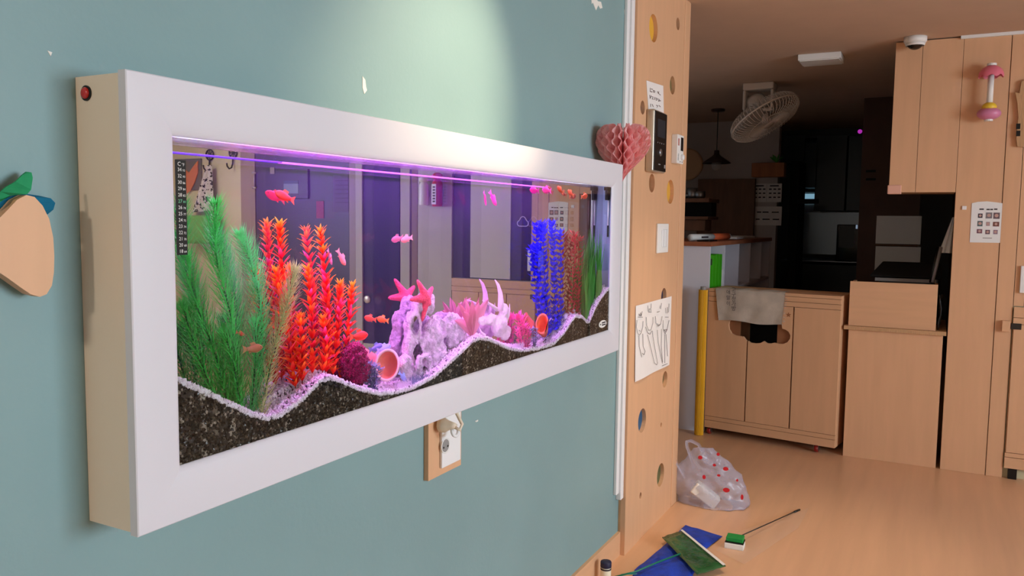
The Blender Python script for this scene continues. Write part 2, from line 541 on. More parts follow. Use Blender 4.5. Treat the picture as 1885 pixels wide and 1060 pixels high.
MB().add([(TX0, YG, TZ0), (TX1 + 0.01, YG, TZ0), (TX1 + 0.01, YG, oz1 + 0.012), (TX0, YG, oz1 + 0.012)], [(0, 1, 2, 3)]).build('front_glass', 'front_glass', aq)
o = aq.children[-1]
if o.data.polygons[0].normal.y > 0: o.data.flip_normals()
MB().box((TX0, YM, TZ0), (TX1 + 0.01, YM + 0.004, oz1 + 0.05)).build('mirror_back', 'mirror', aq)
mat('end_glass', (150, 172, 196), rough=0.15, spec=0.6)
MB().box((TX1, YG + 0.001, TZ0), (TX1 + 0.006, YM, oz1 + 0.02)).build('end_pane', 'end_glass', aq)
MB().box((TX0 - 0.006, YG + 0.001, TZ0), (TX0, YM, oz1 + 0.02)).build('end_pane', 'end_glass', aq)
# black silicone bead of the far corner
MB().box((TX1 - 0.004, YG + 0.0012, TZ0), (TX1 - 0.0005, YG + 0.007, oz1 + 0.01)).build('silicone_bead', 'black', aq)
# water surface
ZW = 1.4402
MB().grid(lambda u, v: (TX0 + (TX1 - TX0) * u, YG + 0.0005 + (YM - YG - 0.001) * v, ZW), 60, 6).build('water_surface', 'water_top', aq)
# LED light bar under the lid
lb = MB().box((TX0 + 0.02, -0.085, 1.487), (TX1 - 0.02, -0.030, 1.505)).build('led_bar', mat('bar_grey', (96, 90, 88), rough=0.5), aq)
mat('led_purple', (214, 132, 255), emit=1.0)
LEDM = MATS['led_purple']
LEDM.node_tree.nodes['Principled BSDF'].inputs['Emission Color'].default_value = (0.80, 0.27, 1.0, 1)
LEDM.node_tree.nodes['Principled BSDF'].inputs['Emission Strength'].default_value = 560.0
MB().box((1.02, -0.072, 1.4845), (2.12, -0.050, 1.4865)).build('led_strip', 'led_purple', lb)
mat('led_white', (225, 235, 255), emit=36.0)
MB().box((0.84, -0.068, 1.4845), (1.0, -0.056, 1.4865)).build('led_strip', 'led_white', lb)
MB().box((2.14, -0.068, 1.4845), (2.5, -0.056, 1.4865)).build('led_strip', 'led_white', lb)
mat('reflection_glow', (220, 90, 255), emit=1.6)  # glow painted for the LED light mirrored at the waterline
MATS['reflection_glow'].node_tree.nodes['Principled BSDF'].inputs['Emission Color'].default_value = (0.85, 0.16, 1.0, 1)
mat('reflection_glow_dim', (90, 40, 220), emit=0.75)
MATS['reflection_glow_dim'].node_tree.nodes['Principled BSDF'].inputs['Emission Color'].default_value = (0.18, 0.05, 0.75, 1)
MB().tube([(1.08, -0.020, 1.4235), (2.14, -0.020, 1.4235)], 0.0013, 8).build('painted_waterline_glow', 'reflection_glow', lb)  # added glowing line, stands in for the reflection along the water's back edge
MB().tube([(TX0 + 0.005, -0.020, 1.4235), (1.078, -0.020, 1.4235)], 0.0013, 8).build('painted_waterline_glow', 'reflection_glow_dim', lb)  # dimmer stretch of the same painted reflection
# red rocker switch on the side
sc_ = PX(X0, 156, 171)
sw = MB().lathe([(0.0105, 0), (0.0105, 0.002), (0.009, 0.0022)], (X0 + 0.003, sc_[1], sc_[2]), (-1, 0, 0), 28).build('switch_bezel', 'black', aq)
MB().grid(lambda u, v: (X0 + 0.001 - 0.0025 * (1 - (2 * v - 1) ** 2), sc_[1] + 0.0078 * math.cos(u * 2 * math.pi) * math.sin(math.pi * v) , sc_[2] + 0.0078 * math.sin(u * 2 * math.pi) * math.sin(math.pi * v)), 20, 9, True)
rk = MB()
rk.lathe([(0.0082, 0.0), (0.0078, 0.002), (0.006, 0.0034), (0.003, 0.0038), (0.0005, 0.004)], (X0 + 0.0012, sc_[1], sc_[2]), (-1, 0, 0), 24)
rk.build('rocker', 'red_switch', sw, smooth=True)
# maker's oval sticker in the corner of the pane
c = PY(YG, 1109, 596)
st = MB().prism([[(c[0] + 0.034 * math.cos(k * math.pi / 14), c[2] + 0.0125 * math.sin(k * math.pi / 14)) for k in range(28)]], XZ, YG - 0.0012, YG - 0.0004).build('maker_sticker', 'white', aq)
st['label'] = 'small oval white sticker with two dark lines of print'
for k, (dz, w) in enumerate(((0.0016, 0.034), (-0.0056, 0.034))):
    MB().prism([[(c[0] - 0.008, c[2] + dz), (c[0] - 0.008 + w, c[2] + dz), (c[0] - 0.008 + w, c[2] + dz + 0.0045), (c[0] - 0.008, c[2] + dz + 0.0045)]], XZ, YG - 0.0015, YG - 0.0011).build('print_line', 'ink', st)
MB().prism([[(c[0] - 0.024, c[2] - 0.003), (c[0] - 0.013, c[2]), (c[0] - 0.024, c[2] + 0.003)]], XZ, YG - 0.0015, YG - 0.0011).build('print_line', 'ink', st)

# ---- thermometer strip
ts = thing('thermometer_strip', (0.8205, YG - 0.0008, 1.273), 'black liquid crystal thermometer strip with white numbers on the pane', 'thermometer')
tx0, tx1, tz0, tz1 = 0.8118, 0.8302, 1.2715, 1.4085
MB().box((tx0, YG - 0.0012, tz0), (tx1, YG - 0.0004, tz1)).build('strip', 'black', ts)
rows = [('34', '93'), ('32', '90'), ('30', '86'), ('29', '84'), ('28', '82'), ('27', '80'), ('26', '78'), ('25', '77'), ('24', '75'), ('23', '74'), ('22', '72'), ('21', '70'), ('20', '68'), ('18', '64')]
mat('lcd_green', (120, 205, 160), rough=0.5)
text('scale_heading', 'C', 0.0085, (tx0 + 0.0035, YG - 0.0014, tz1 - 0.0085), (1, 0, 0), (0, 0, 1), 'white', ts)
text('scale_heading', '°F', 0.006, (tx0 + 0.0108, YG - 0.0014, tz1 - 0.0085), (1, 0, 0), (0, 0, 1), 'white', ts)
for k, (c_, f_) in enumerate(rows):
    z = tz1 - 0.0162 - k * 0.00905
    mm = 'lcd_green' if c_ == '27' else 'white'
    text('celsius_number', c_, 0.0072, (tx0 + 0.0035, YG - 0.0014, z), (1, 0, 0), (0, 0, 1), mm, ts)
    text('fahrenheit_number', f_, 0.0046, (tx0 + 0.0122, YG - 0.0014, z), (1, 0, 0), (0, 0, 1), mm, ts)

# ---- gravel
gp = [(0.795, 1.098), (0.812, 1.09), (0.846, 1.072), (0.903, 1.039), (0.96, 1.007), (0.99, 0.996), (1.021, 0.996), (1.075, 1.014), (1.118, 1.036), (1.14, 1.039), (1.163, 1.033), (1.227, 1.004), (1.295, 0.981), (1.35, 0.974),
      (1.409, 0.972), (1.494, 0.983), (1.609, 1.022), (1.66, 1.040), (1.69, 1.044), (1.739, 1.036), (1.855, 0.996), (1.93, 0.981), (2.019, 0.974), (2.127, 0.974), (2.204, 0.998), (2.26, 1.030), (2.284, 1.038), (2.336, 1.031), (2.375, 1.012), (2.396, 1.008), (2.454, 1.054), (2.5, 1.08), (2.549, 1.10), (2.60, 1.11)]
GX, GZ = np.array(gp).T
def gsurf(x, y=-0.09):
    d = (np.asarray(y) - YG) / (YM - YG)
    return np.interp(x, GX, GZ) + 0.006 * d + 0.004 * np.sin(np.asarray(x) * 23 + 9 * d) * d
OCT = np.array([(1, 0, 0), (-1, 0, 0), (0, 1, 0), (0, -1, 0), (0, 0, 1), (0, 0, -1)], float)
OF = np.array([(0, 2, 4), (2, 1, 4), (1, 3, 4), (3, 0, 4), (2, 0, 5), (1, 2, 5), (3, 1, 5), (0, 3, 5)])
def rand_rot(n):
    q = rng.normal(size=(n, 4)); q /= np.linalg.norm(q, axis=1)[:, None]
    w, x, y, z = q.T
    return np.stack([np.stack([1 - 2 * (y * y + z * z), 2 * (x * y - z * w), 2 * (x * z + y * w)], -1),
                     np.stack([2 * (x * y + z * w), 1 - 2 * (x * x + z * z), 2 * (y * z - x * w)], -1),
                     np.stack([2 * (x * z - y * w), 2 * (y * z + x * w), 1 - 2 * (x * x + y * y)], -1)], -2)
def grains(P, size):
    n = len(P)
    sc = size * rng.uniform(0.65, 1.25, (n, 1, 3))
    v = np.einsum('nij,nkj->nki', rand_rot(n), OCT[None] * sc) + P[:, None, :]
    f = OF[None] + (np.arange(n) * 6)[:, None, None]
    return v.reshape(-1, 3), f.reshape(-1, 3)
def raw_mesh(name, V, F, m, extra=None):
    V, F = [V], [F.tolist()]
    if extra is not None:
        off = len(V[0])
        V.append(np.array(extra.v)); F.append([[i + off for i in q] for q in extra.f])
    V = np.concatenate(V); F = [q for s_ in F for q in s_]
    base = np.array([V[:, 0].mean(), V[:, 1].mean(), V[:, 2].min()])
    me = bpy.data.meshes.new(name)
    me.from_pydata((V - base).tolist(), [], F)
    me.update()
    o = bpy.data.objects.new(name, me)
    COL.objects.link(o)
    o.location = base
    me.materials.append(MATS[m])
    WL[o.name] = tuple(base)
    return o
# dark gravel: seen through the pane, grain by grain, with a solid bed behind
def grain_mat(name, cols, rough, scale=330):
    m = bpy.data.materials.new(name); m.use_nodes = True
    nt = m.node_tree; b = nt.nodes['Principled BSDF']
    ge = nt.nodes.new('ShaderNodeNewGeometry')
    rp = nt.nodes.new('ShaderNodeValToRGB')
    rp.color_ramp.interpolation = 'CONSTANT'
    for i, (pos, c) in enumerate(cols):
        e = rp.color_ramp.elements[i] if i < 2 else rp.color_ramp.elements.new(pos)
        e.position = pos; e.color = srgb(*c)
    nt.links.new(ge.outputs['Random Per Island'], rp.inputs['Fac'])
    nt.links.new(rp.outputs['Color'], b.inputs['Base Color'])
    b.inputs['Roughness'].default_value = rough
    MATS[name] = m
grain_mat('dark_gravel', [(0, (30, 27, 24)), (0.42, (58, 52, 44)), (0.72, (100, 90, 74)), (0.92, (176, 166, 150))], 0.35)
grain_mat('white_gravel', [(0, (238, 234, 236)), (0.5, (250, 248, 250)), (0.86, (216, 206, 214)), (0.955, (70, 58, 74))], 0.55)
N = 21000
gx = rng.uniform(TX0, TX1, N); gz = rng.uniform(0.945, 1.12, N)
k = gz < gsurf(gx) - 0.008
gx, gz = gx[k], gz[k]
Pn = np.stack([gx, YG + 0.0022 + rng.uniform(0, 0.004, len(gx)), gz], -1)
V, F = grains(Pn, 0.0033)
V[:, 1] = np.maximum(V[:, 1], YG + 0.0006)
bed = MB()
xs = np.linspace(TX0, TX1, 160)
for i in range(159):
    a, c = xs[i], xs[i + 1]
    za, zc = gsurf(a) - 0.006, gsurf(c) - 0.006
    bed.add([(a, YG + 0.006, 0.935), (c, YG + 0.006, 0.935), (c, YG + 0.006, zc), (a, YG + 0.006, za), (c, YM - 0.001, zc), (a, YM - 0.001, za)], [(0, 1, 2, 3), (3, 2, 4, 5)])
tag(raw_mesh('dark_gravel', V, F, 'dark_gravel', bed), 'dark brown gravel bed heaped in waves behind the pane', 'gravel', kind='stuff')
N = 15000
gx = rng.uniform(TX0 + 0.002, TX1 - 0.002, N); gy = rng.uniform(YG + 0.003, YM - 0.002, N)
gy[:2600] = YG + 0.0025
gx[:2600] = np.linspace(TX0 + 0.002, TX1 - 0.002, 2600)
zz = gsurf(gx, gy) + rng.uniform(-0.0065, 0.0012, N)
V, F = grains(np.stack([gx, gy, zz], -1), 0.0036)
V[:, 1] = np.clip(V[:, 1], YG + 0.0004, YM - 0.0005)
tag(raw_mesh('white_gravel', V, F, 'white_gravel'), 'thin layer of white gravel over the dark waves in the aquarium', 'gravel', kind='stuff')
# ------------------------------------------------------------------ inside the aquarium
def wpath(pts, y=-0.06, n=14):
    P = [PW(a, c, y) for a, c in pts]
    P[-1][2] = min(P[-1][2], gsurf(P[-1][0], y)) - 0.004
    out = []
    L = len(P) - 1
    for i in range(n):
        t = i / (n - 1) * L
        k = min(int(t), L - 1); s_ = t - k
        p0, p1, p2, p3 = P[max(k - 1, 0)], P[k], P[k + 1], P[min(k + 2, L)]
        out.append(0.5 * ((2 * p1) + (-p0 + p2) * s_ + (2 * p0 - 5 * p1 + 4 * p2 - p3) * s_ ** 2 + (-p0 + 3 * p1 - 3 * p2 + p3) * s_ ** 3))
    return out                                   # from tip to base
def path_at(path, t):
    L = len(path) - 1
    x = t * L; k = min(int(x), L - 1)
    p = path[k] + (path[k + 1] - path[k]) * (x - k)
    d = path[k] - path[k + 1]
    return p, d / np.linalg.norm(d)
def perp(d):
    h = V3(1, 0, 0) if abs(d[0]) < 0.8 else V3(0, 1, 0)
    a = np.cross(d, h); a /= np.linalg.norm(a)
    return a, np.cross(d, a)
YLO, YHI = YG + 0.003, YM - 0.002
def clip_y(mb, lo=YLO, hi=YHI):
    mb.v = [(min(max(p[0], TX0 + 0.002), TX1 - 0.002), min(max(p[1], lo), hi), p[2]) for p in mb.v]
    return mb
def leafmat(name, c, rough=0.45, sp=0.3, trans=0.35):
    def bld(nt):
        d = nt.nodes.new('ShaderNodeBsdfPrincipled')
        d.inputs['Base Color'].default_value = srgb(*c)
        d.inputs['Roughness'].default_value = rough
        d.inputs['Specular IOR Level'].default_value = sp
        tr = nt.nodes.new('ShaderNodeBsdfTranslucent')
        tr.inputs['Color'].default_value = srgb(*c)
        mx = nt.nodes.new('ShaderNodeMixShader'); mx.inputs[0].default_value = trans
        nt.links.new(d.outputs[0], mx.inputs[1]); nt.links.new(tr.outputs[0], mx.inputs[2])
        return mx
    return mix_mat(name, bld)
leafmat('fern_green', (58, 196, 72)); leafmat('fern_green2', (80, 206, 100)); leafmat('fern_pale', (176, 204, 120))
leafmat('stem_green', (30, 110, 60))
# feathery green plants
def feather(pts, y, length, mname, label, seed, dens=1.0, wh=15, name='feathery_water_plant'):
    r_ = random.Random(seed)
    path = wpath(pts, y)
    base = path[-1]
    t = thing(name, base, label, 'aquarium plant', 'feathery green plants at the near end of the aquarium')
    MB().tube(path, [0.0006 + 0.0009 * i / (len(path) - 1) for i in range(len(path))], 6).build('stem', 'stem_green', t)
    tot = sum(np.linalg.norm(path[i + 1] - path[i]) for i in range(len(path) - 1))
    mb = MB()
    n = int(tot / 0.0058 * dens)
    for i in range(n):
        u = (i + 0.5) / n
        p, d = path_at(path, u)
        a, b_ = perp(d)
        ln = length * (0.55 + 0.6 * min(1, u * 4)) * (1 if u < 0.9 else 0.8)
        for k in range(wh):
            ang = 2 * math.pi * (k + r_.random()) / wh + i * 0.7
            o_ = math.cos(ang) * a + math.sin(ang) * b_
            o_ = o_ * V3(1.35, 0.85, 1)
            l = ln * r_.uniform(0.6, 1.1)
            up = 0.75 + r_.uniform(-0.2, 0.35)
            q1 = p + (o_ * 0.75 + d * up * 0.45) * l * 0.55
            q2 = p + (o_ * 0.9 + d * up * 1.15) * l
            q2 = q2 + V3(r_.uniform(-1, 1), 0, r_.uniform(-1, 1)) * 0.003
            sd = np.cross(o_, d); sd /= np.linalg.norm(sd) + 1e-9
            w = 0.0010
            mb.add([p - sd * w, p + sd * w, q1 + sd * w, q1 - sd * w, q2], [(0, 1, 2, 3), (3, 2, 4)])
    o = clip_y(mb).build('needle_foliage', mname, t)
    o['kind'] = 'stuff'
    return t
FT = [([(397, 372), (398, 470), (428, 600), (440, 712)], -0.070, 0.030, 'fern_green', 'tallest feathery green plant, beside the thermometer strip'),
      ([(343, 470), (362, 560), (395, 650), (420, 715)], -0.078, 0.030, 'fern_green', 'feathery green plant leaning out from below the thermometer strip'),
      ([(440, 428), (466, 500), (482, 600), (470, 715)], -0.055, 0.028, 'fern_green2', 'feathery green plant standing between the tallest green one and the red plants'),
      ([(545, 492), (528, 560), (502, 650), (480, 722)], -0.080, 0.026, 'fern_pale', 'pale feathery plant leaning across the red plants'),
      ([(336, 560), (356, 630), (395, 705)], -0.085, 0.026, 'fern_green', 'short feathery green plant against the near edge of the pane'),
      ([(470, 590), (470, 660), (462, 722)], -0.070, 0.030, 'fern_green2', 'short bushy feathery plant at the foot of the green group'),
      ([(410, 610), (428, 660), (442, 715)], -0.085, 0.028, 'fern_green', 'low dense feathery green plant nearest the pane')]
for i, a in enumerate(FT):
    feather(a[0], a[1], a[2], a[3], a[4], 20 + i, dens=1.0)

# red plants with whorls of separate leaves
for nm, c, tipc in (('lf_yellow', (255, 130, 20), (255, 214, 60)), ('lf_orange', (250, 66, 22), (255, 176, 52)), ('lf_red', (240, 30, 28), (255, 104, 60)), ('lf_pink', (236, 30, 76), (255, 124, 186)), ('lf_crimson', (206, 20, 40), (240, 52, 60))):
    m_ = leafmat(nm, c, trans=0.45)
    nt = m_.node_tree
    tc = nt.nodes.new('ShaderNodeTexCoord'); sp = nt.nodes.new('ShaderNodeSeparateXYZ'); mr = nt.nodes.new('ShaderNodeMapRange'); rp = nt.nodes.new('ShaderNodeValToRGB')
    mr.inputs['From Max'].default_value = 0.026
    rp.color_ramp.elements[0].position = 0.35; rp.color_ramp.elements[0].color = srgb(*c); rp.color_ramp.elements[1].color = srgb(*tipc)
    nt.links.new(tc.outputs['Object'], sp.inputs[0]); nt.links.new(sp.outputs['Z'], mr.inputs['Value']); nt.links.new(mr.outputs['Result'], rp.inputs['Fac'])
    for n_ in nt.nodes:
        if n_.type == 'BSDF_PRINCIPLED': nt.links.new(rp.outputs['Color'], n_.inputs['Base Color'])
        if n_.type == 'BSDF_TRANSLUCENT': nt.links.new(rp.outputs['Color'], n_.inputs['Color'])
leafmat('red_stem', (150, 30, 30))
def leaf_mesh(name, m, L=0.026, W=0.0092, curl=0.25):
    mb = MB()
    def fn(u, v):
        w = W * math.sin(math.pi * min(1, v * 0.92 + 0.08)) ** 0.8 * (1 - 0.25 * v)
        return ((u - 0.5) * w, curl * L * v * v - abs(u - 0.5) * 0.0016, L * v)
    mb.grid(fn, 3, 6)
    me = mb.mesh(name, True)
    me.materials.append(MATS[m])
    return me
LEAF = {k: leaf_mesh('leaf_' + k, k) for k in ('lf_yellow', 'lf_orange', 'lf_red', 'lf_pink', 'lf_crimson')}
def whorl_plant(pts, y, label, seed, step=0.0135, nleaf=7, scale=0.9, scheme=None):
    r_ = random.Random(seed)
    path = wpath(pts, y)
    base = path[-1]
    t = thing('red_water_plant', base, label, 'aquarium plant', 'red and orange plants in the aquarium')
    MB().tube(path, 0.0011, 6).build('stem', 'red_stem', t)
    tot = sum(np.linalg.norm(path[i + 1] - path[i]) for i in range(len(path) - 1))
    n = max(3, int(tot / step))
    for i in range(n):
        u = (i + 0.15) / n
        p, d = path_at(path, min(u, 0.97))
        a, b_ = perp(d)
        hgt = i / n
        for k in range(nleaf):
            ang = 2 * math.pi * (k + 0.5 * r_.random()) / nleaf + i * 0.9
            o_ = math.cos(ang) * a + math.sin(ang) * b_
            if i == 0: kind = r_.choice(['lf_yellow', 'lf_yellow', 'lf_orange'])
            elif hgt < 0.2: kind = r_.choice(['lf_orange', 'lf_orange', 'lf_yellow', 'lf_red'])
            elif hgt < 0.45: kind = r_.choice(['lf_red', 'lf_orange', 'lf_red', 'lf_pink'])
            elif hgt < 0.75: kind = r_.choice(['lf_red', 'lf_crimson', 'lf_pink', 'lf_red', 'lf_orange'])
            else: kind = r_.choice(['lf_red', 'lf_orange', 'lf_red', 'lf_orange'])
            o = bpy.data.objects.new('leaf', LEAF[kind])
            COL.objects.link(o)
            o.parent = t
            tilt = math.radians(r_.uniform(18, 38) if i else r_.uniform(8, 30))
            zd = d * math.cos(tilt) + o_ * math.sin(tilt)
            yd = -(d * -math.sin(tilt) + o_ * math.cos(tilt)) * -1
            xd = np.cross(yd, zd)
            s_ = scale * r_.uniform(0.85, 1.15) * (0.85 + 0.3 * min(1, hgt * 4))
            zs = zd * V3(1.4, 1, 1); s_ *= 0.55 * np.linalg.norm(zs) + 0.45; zd = zs / np.linalg.norm(zs); xd = np.cross(yd, zd); xd /= np.linalg.norm(xd); yd = np.cross(zd, xd)
            q = p - np.array(WL[t.name])
            # keep leaves between pane and mirror
            tip = p + zd * 0.026 * s_
            if tip[1] > YHI - 0.002 or tip[1] < YLO + 0.002:
                zd = zd * V3(1, 0.35, 1); zd /= np.linalg.norm(zd)
                xd = np.cross(yd, zd); xd /= np.linalg.norm(xd); yd = np.cross(zd, xd)
            M4 = Matrix(((xd[0], yd[0], zd[0], q[0]), (xd[1], yd[1], zd[1], q[1]), (xd[2], yd[2], zd[2], q[2]), (0, 0, 0, 1)))
            o.matrix_local = M4 @ Matrix.Scale(s_, 4)
    return t
RP = [([(515, 418), (520, 500), (535, 600), (556, 694)], -0.036, 'red plant with yellow tip rising beside the pale feathery plant'),
      ([(590, 430), (600, 520), (606, 600), (600, 690)], -0.040, 'tall slim red and orange plant standing clear of the others'),
      ([(567, 500), (574, 590), (575, 690)], -0.048, 'mid-height red plant between the two tall red plants'),
      ([(626, 528), (622, 600), (612, 688)], -0.042, 'short orange-tipped red plant next to the magenta coral'),
      ([(648, 532), (640, 610), (624, 684)], -0.036, 'outermost small red plant above the magenta coral'),
      ([(509, 505), (526, 600), (545, 700)], -0.050, 'low red plant tangled in the pale feathery plant'),
      ([(552, 590), (556, 650), (556, 690)], -0.052, 'short bushy orange plant at the foot of the red group'),
      ([(596, 592), (600, 640), (592, 682)], -0.054, 'short bushy orange plant close to the pane beside the gravel crest')]
for i, (pts, y, lab) in enumerate(RP):
    whorl_plant(pts, y, lab, 50 + i, nleaf=6 if i < 5 else 7)

# small-leaved plants
def bushy(name, pts, y, L, W, mname, label, seed, dens=1.0, stemm='stem_green', group=None, wh=5, spread=0.9, cat='aquarium plant', fname='leaf_foliage', sx=1.6):
    r_ = random.Random(seed)
    t = None
    for pp in pts:
        path = wpath(pp, y + r_.uniform(-0.012, 0.012), 10)
        if t is None:
            t = thing(name, path[-1], label, cat, group)
        MB().tube(path, 0.0009, 5).build('stem', stemm, t)
        tot = sum(np.linalg.norm(path[i + 1] - path[i]) for i in range(len(path) - 1))
        mb = MB()
        n = max(3, int(tot / 0.006 * dens))
        for i in range(n):
            u = (i + 0.2) / n
            p, d = path_at(path, min(u, 0.96))
            a, b_ = perp(d)
            for k in range(wh):
                ang = 2 * math.pi * (k + r_.random()) / wh
                o_ = math.cos(ang) * a + math.sin(ang) * b_
                dr = d * r_.uniform(0.3, 0.9) + o_ * spread
                dr /= np.linalg.norm(dr)
                l = L * r_.uniform(0.6, 1.15)
                sd = np.cross(dr, d); sd /= np.linalg.norm(sd) + 1e-9
                w = W / 2 * r_.uniform(0.7, 1.2)
                s0 = p + o_ * 0.002
                mb.add([p + (q_ - p) * V3(sx, 1, 1) for q_ in (s0, s0 + dr * l * 0.45 + sd * w, s0 + dr * l + d * l * 0.1, s0 + dr * l * 0.45 - sd * w)], [(0, 1, 2, 3)])
        o = clip_y(mb).build(fname, mname, t)
        o['kind'] = 'stuff'
    return t
leafmat('blue_leaf', (40, 40, 235), trans=0.4); leafmat('violet_leaf', (190, 60, 220), trans=0.4)
leafmat('wine_leaf', (190, 60, 66)); leafmat('grass_leaf', (92, 182, 78)); leafmat('grey_leaf', (120, 135, 150)); leafmat('pink_leaf', (240, 110, 170)); leafmat('white_leaf', (225, 215, 225))
leafmat('purple_stem', (60, 40, 120)); leafmat('broad_leaf', (214, 150, 160), trans=0.3); leafmat('broad_leaf2', (186, 120, 126), trans=0.3)
bushy('blue_water_plant', [[(1000, 415), (1002, 500), (1014, 606)], [(1016, 412), (1020, 500), (1024, 606)], [(1031, 428), (1032, 520), (1030, 604)], [(990, 455), (996, 530), (1010, 604)]],
      -0.036, 0.024, 0.013, 'blue_leaf', 'bright blue leafy plant at the far end of the aquarium', 81, 0.42, 'purple_stem', wh=6, sx=1.7)
bushy('red_water_plant', [[(1058, 430), (1056, 500), (1052, 590)], [(1066, 440), (1064, 520), (1060, 588)]], -0.045, 0.024, 0.006, 'wine_leaf', 'dull red plant between the blue and the far green plant', 82, 0.6, 'red_stem', wh=6, sx=2.4)
def ribbons(name, cx, y, n, hpx, label, seed):
    r_ = random.Random(seed)
    b0 = PW(cx, 588, y); b0[2] = gsurf(b0[0], y)
    t = thing(name, b0, label, 'aquarium plant')
    for i in range(n):
        x = b0[0] + r_.uniform(-0.075, 0.075); yy = y + r_.uniform(-0.02, 0.02)
        z0 = gsurf(x, yy) - 0.004
        H_ = r_.uniform(0.55, 1.0) * hpx
        lean = r_.uniform(-0.035, 0.035)
        ph = r_.uniform(0, 6)
        mb = MB()
        mb.grid(lambda u, v: (x + (u - 0.5) * 0.013 * (1 - v ** 3) + lean * v * v + 0.004 * math.sin(ph + 5 * v), yy + 0.003 * math.sin(ph + 7 * v) + (u - .5) * 0.002, z0 + H_ * v), 2, 8)
        clip_y(mb).build('blade', 'grass_leaf', t)
    return t
ribbons('green_grass_plant', 1089, -0.052, 60, 0.22, 'tall grassy green plant in the far corner of the aquarium', 83)
# low plants on the gravel
bushy('grey_bush_plant', [[(680 + dx, 668 + abs(dx) * 0.6), (684 + dx * 0.6, 690), (688, 712)] for dx in (-18, -9, 0, 9, 17)], -0.078, 0.013, 0.0050, 'grey_leaf', 'low grey-violet bush in front of the small clay pot', 84, 1.0, 'purple_stem', wh=6)
bushy('pink_bush_plant', [[(965 + dx, 596 + abs(dx)), (966 + dx * 0.5, 626)] for dx in (-12, -5, 3, 10)], -0.07, 0.014, 0.006, 'pink_leaf', 'low pink bush beside the terracotta pot', 87, 1.1, 'purple_stem', wh=6)
bushy('violet_bush_plant', [[(984 + dx, 606), (984, 632)] for dx in (-4, 3)], -0.083, 0.012, 0.006, 'grey_leaf', 'small grey-violet bush touching the terracotta pot', 89, 1.0, 'purple_stem', wh=6)

def tuft(name, px_, py_, y, n, L_, m, label, seed):
    r_ = random.Random(seed)
    c_ = PW(px_, py_, y); c_[2] = gsurf(c_[0], y) - 0.001
    t_ = thing(name, c_, label, 'aquarium plant', 'spiky tufts on the gravel')
    mb = MB()
    for k in range(n):
        s0 = c_ + V3(r_.uniform(-0.030, 0.030), r_.uniform(-0.010, 0.010), 0)
        dr = V3(r_.uniform(-1.1, 1.1), r_.uniform(-0.6, 0.6), r_.uniform(0.5, 1.2)); dr /= np.linalg.norm(dr)
        l = L_ * r_.uniform(0.6, 1.15)
        sd = np.cross(dr, V3(0, 1, 0)); sd /= np.linalg.norm(sd) + 1e-9
        mb.add([s0 - sd * 0.0007, s0 + sd * 0.0007, s0 + dr * l * 0.6 + sd * 0.0010, s0 + dr * l, s0 + dr * l * 0.6 - sd * 0.0010], [(0, 1, 2, 3, 4)])
    o_ = clip_y(mb).build('spike_foliage', m, t_)
    o_['kind'] = 'stuff'
tuft('white_tuft_plant', 743, 704, -0.086, 130, 0.020, 'white_leaf', 'pale spiky tuft on the gravel in front of the starfish rock', 85)
tuft('dark_tuft_plant', 769, 700, -0.087, 90, 0.020, 'grey_leaf', 'dark spiky tuft beside the pale tuft under the starfish rock', 86)
tuft('white_tuft_plant', 953, 632, -0.088, 120, 0.020, 'white_leaf', 'pale spiky tuft below the pink bush near the terracotta pot', 88)

# broad-leaved plant
c = PW(868, 614, -0.055); c[2] = gsurf(c[0], -0.055) - 0.002
t = thing('broad_leaf_plant', c, 'dusky pink plant with broad upright leaves behind the starfish rock', 'aquarium plant')
BL = [((-0.062, 0.005, 0.088), 0.020, 'broad_leaf2'), ((-0.030, 0.006, 0.096), 0.022, 'broad_leaf'), ((-0.008, -0.008, 0.088), 0.034, 'broad_leaf2'), ((0.03, -0.004, 0.080), 0.030, 'broad_leaf'), ((0.074, -0.006, 0.086), 0.034, 'broad_leaf'), ((-0.085, -0.004, 0.048), 0.022, 'broad_leaf'), ((0.042, 0.012, 0.092), 0.018, 'broad_leaf2'), ((-0.05, -0.012, 0.066), 0.026, 'broad_leaf2')]
for tip, W, m in BL:
    tip = V3(*tip)
    mb = MB()
    sd = np.cross(tip, V3(0, 1, 0)); sd /= np.linalg.norm(sd)
    mb.grid(lambda u, v: c + tip * v + V3(0, 0, 0.010 * math.sin(math.pi * v)) + sd * (u - 0.5) * W * (math.sin(math.pi * min(1, v * 0.93 + 0.07)) ** 0.9 if v > 0.0 else 0.1) + V3(0, -0.004 * abs(2 * u - 1), 0), 5, 10)
    clip_y(mb).build('leaf', m, t, smooth=True)

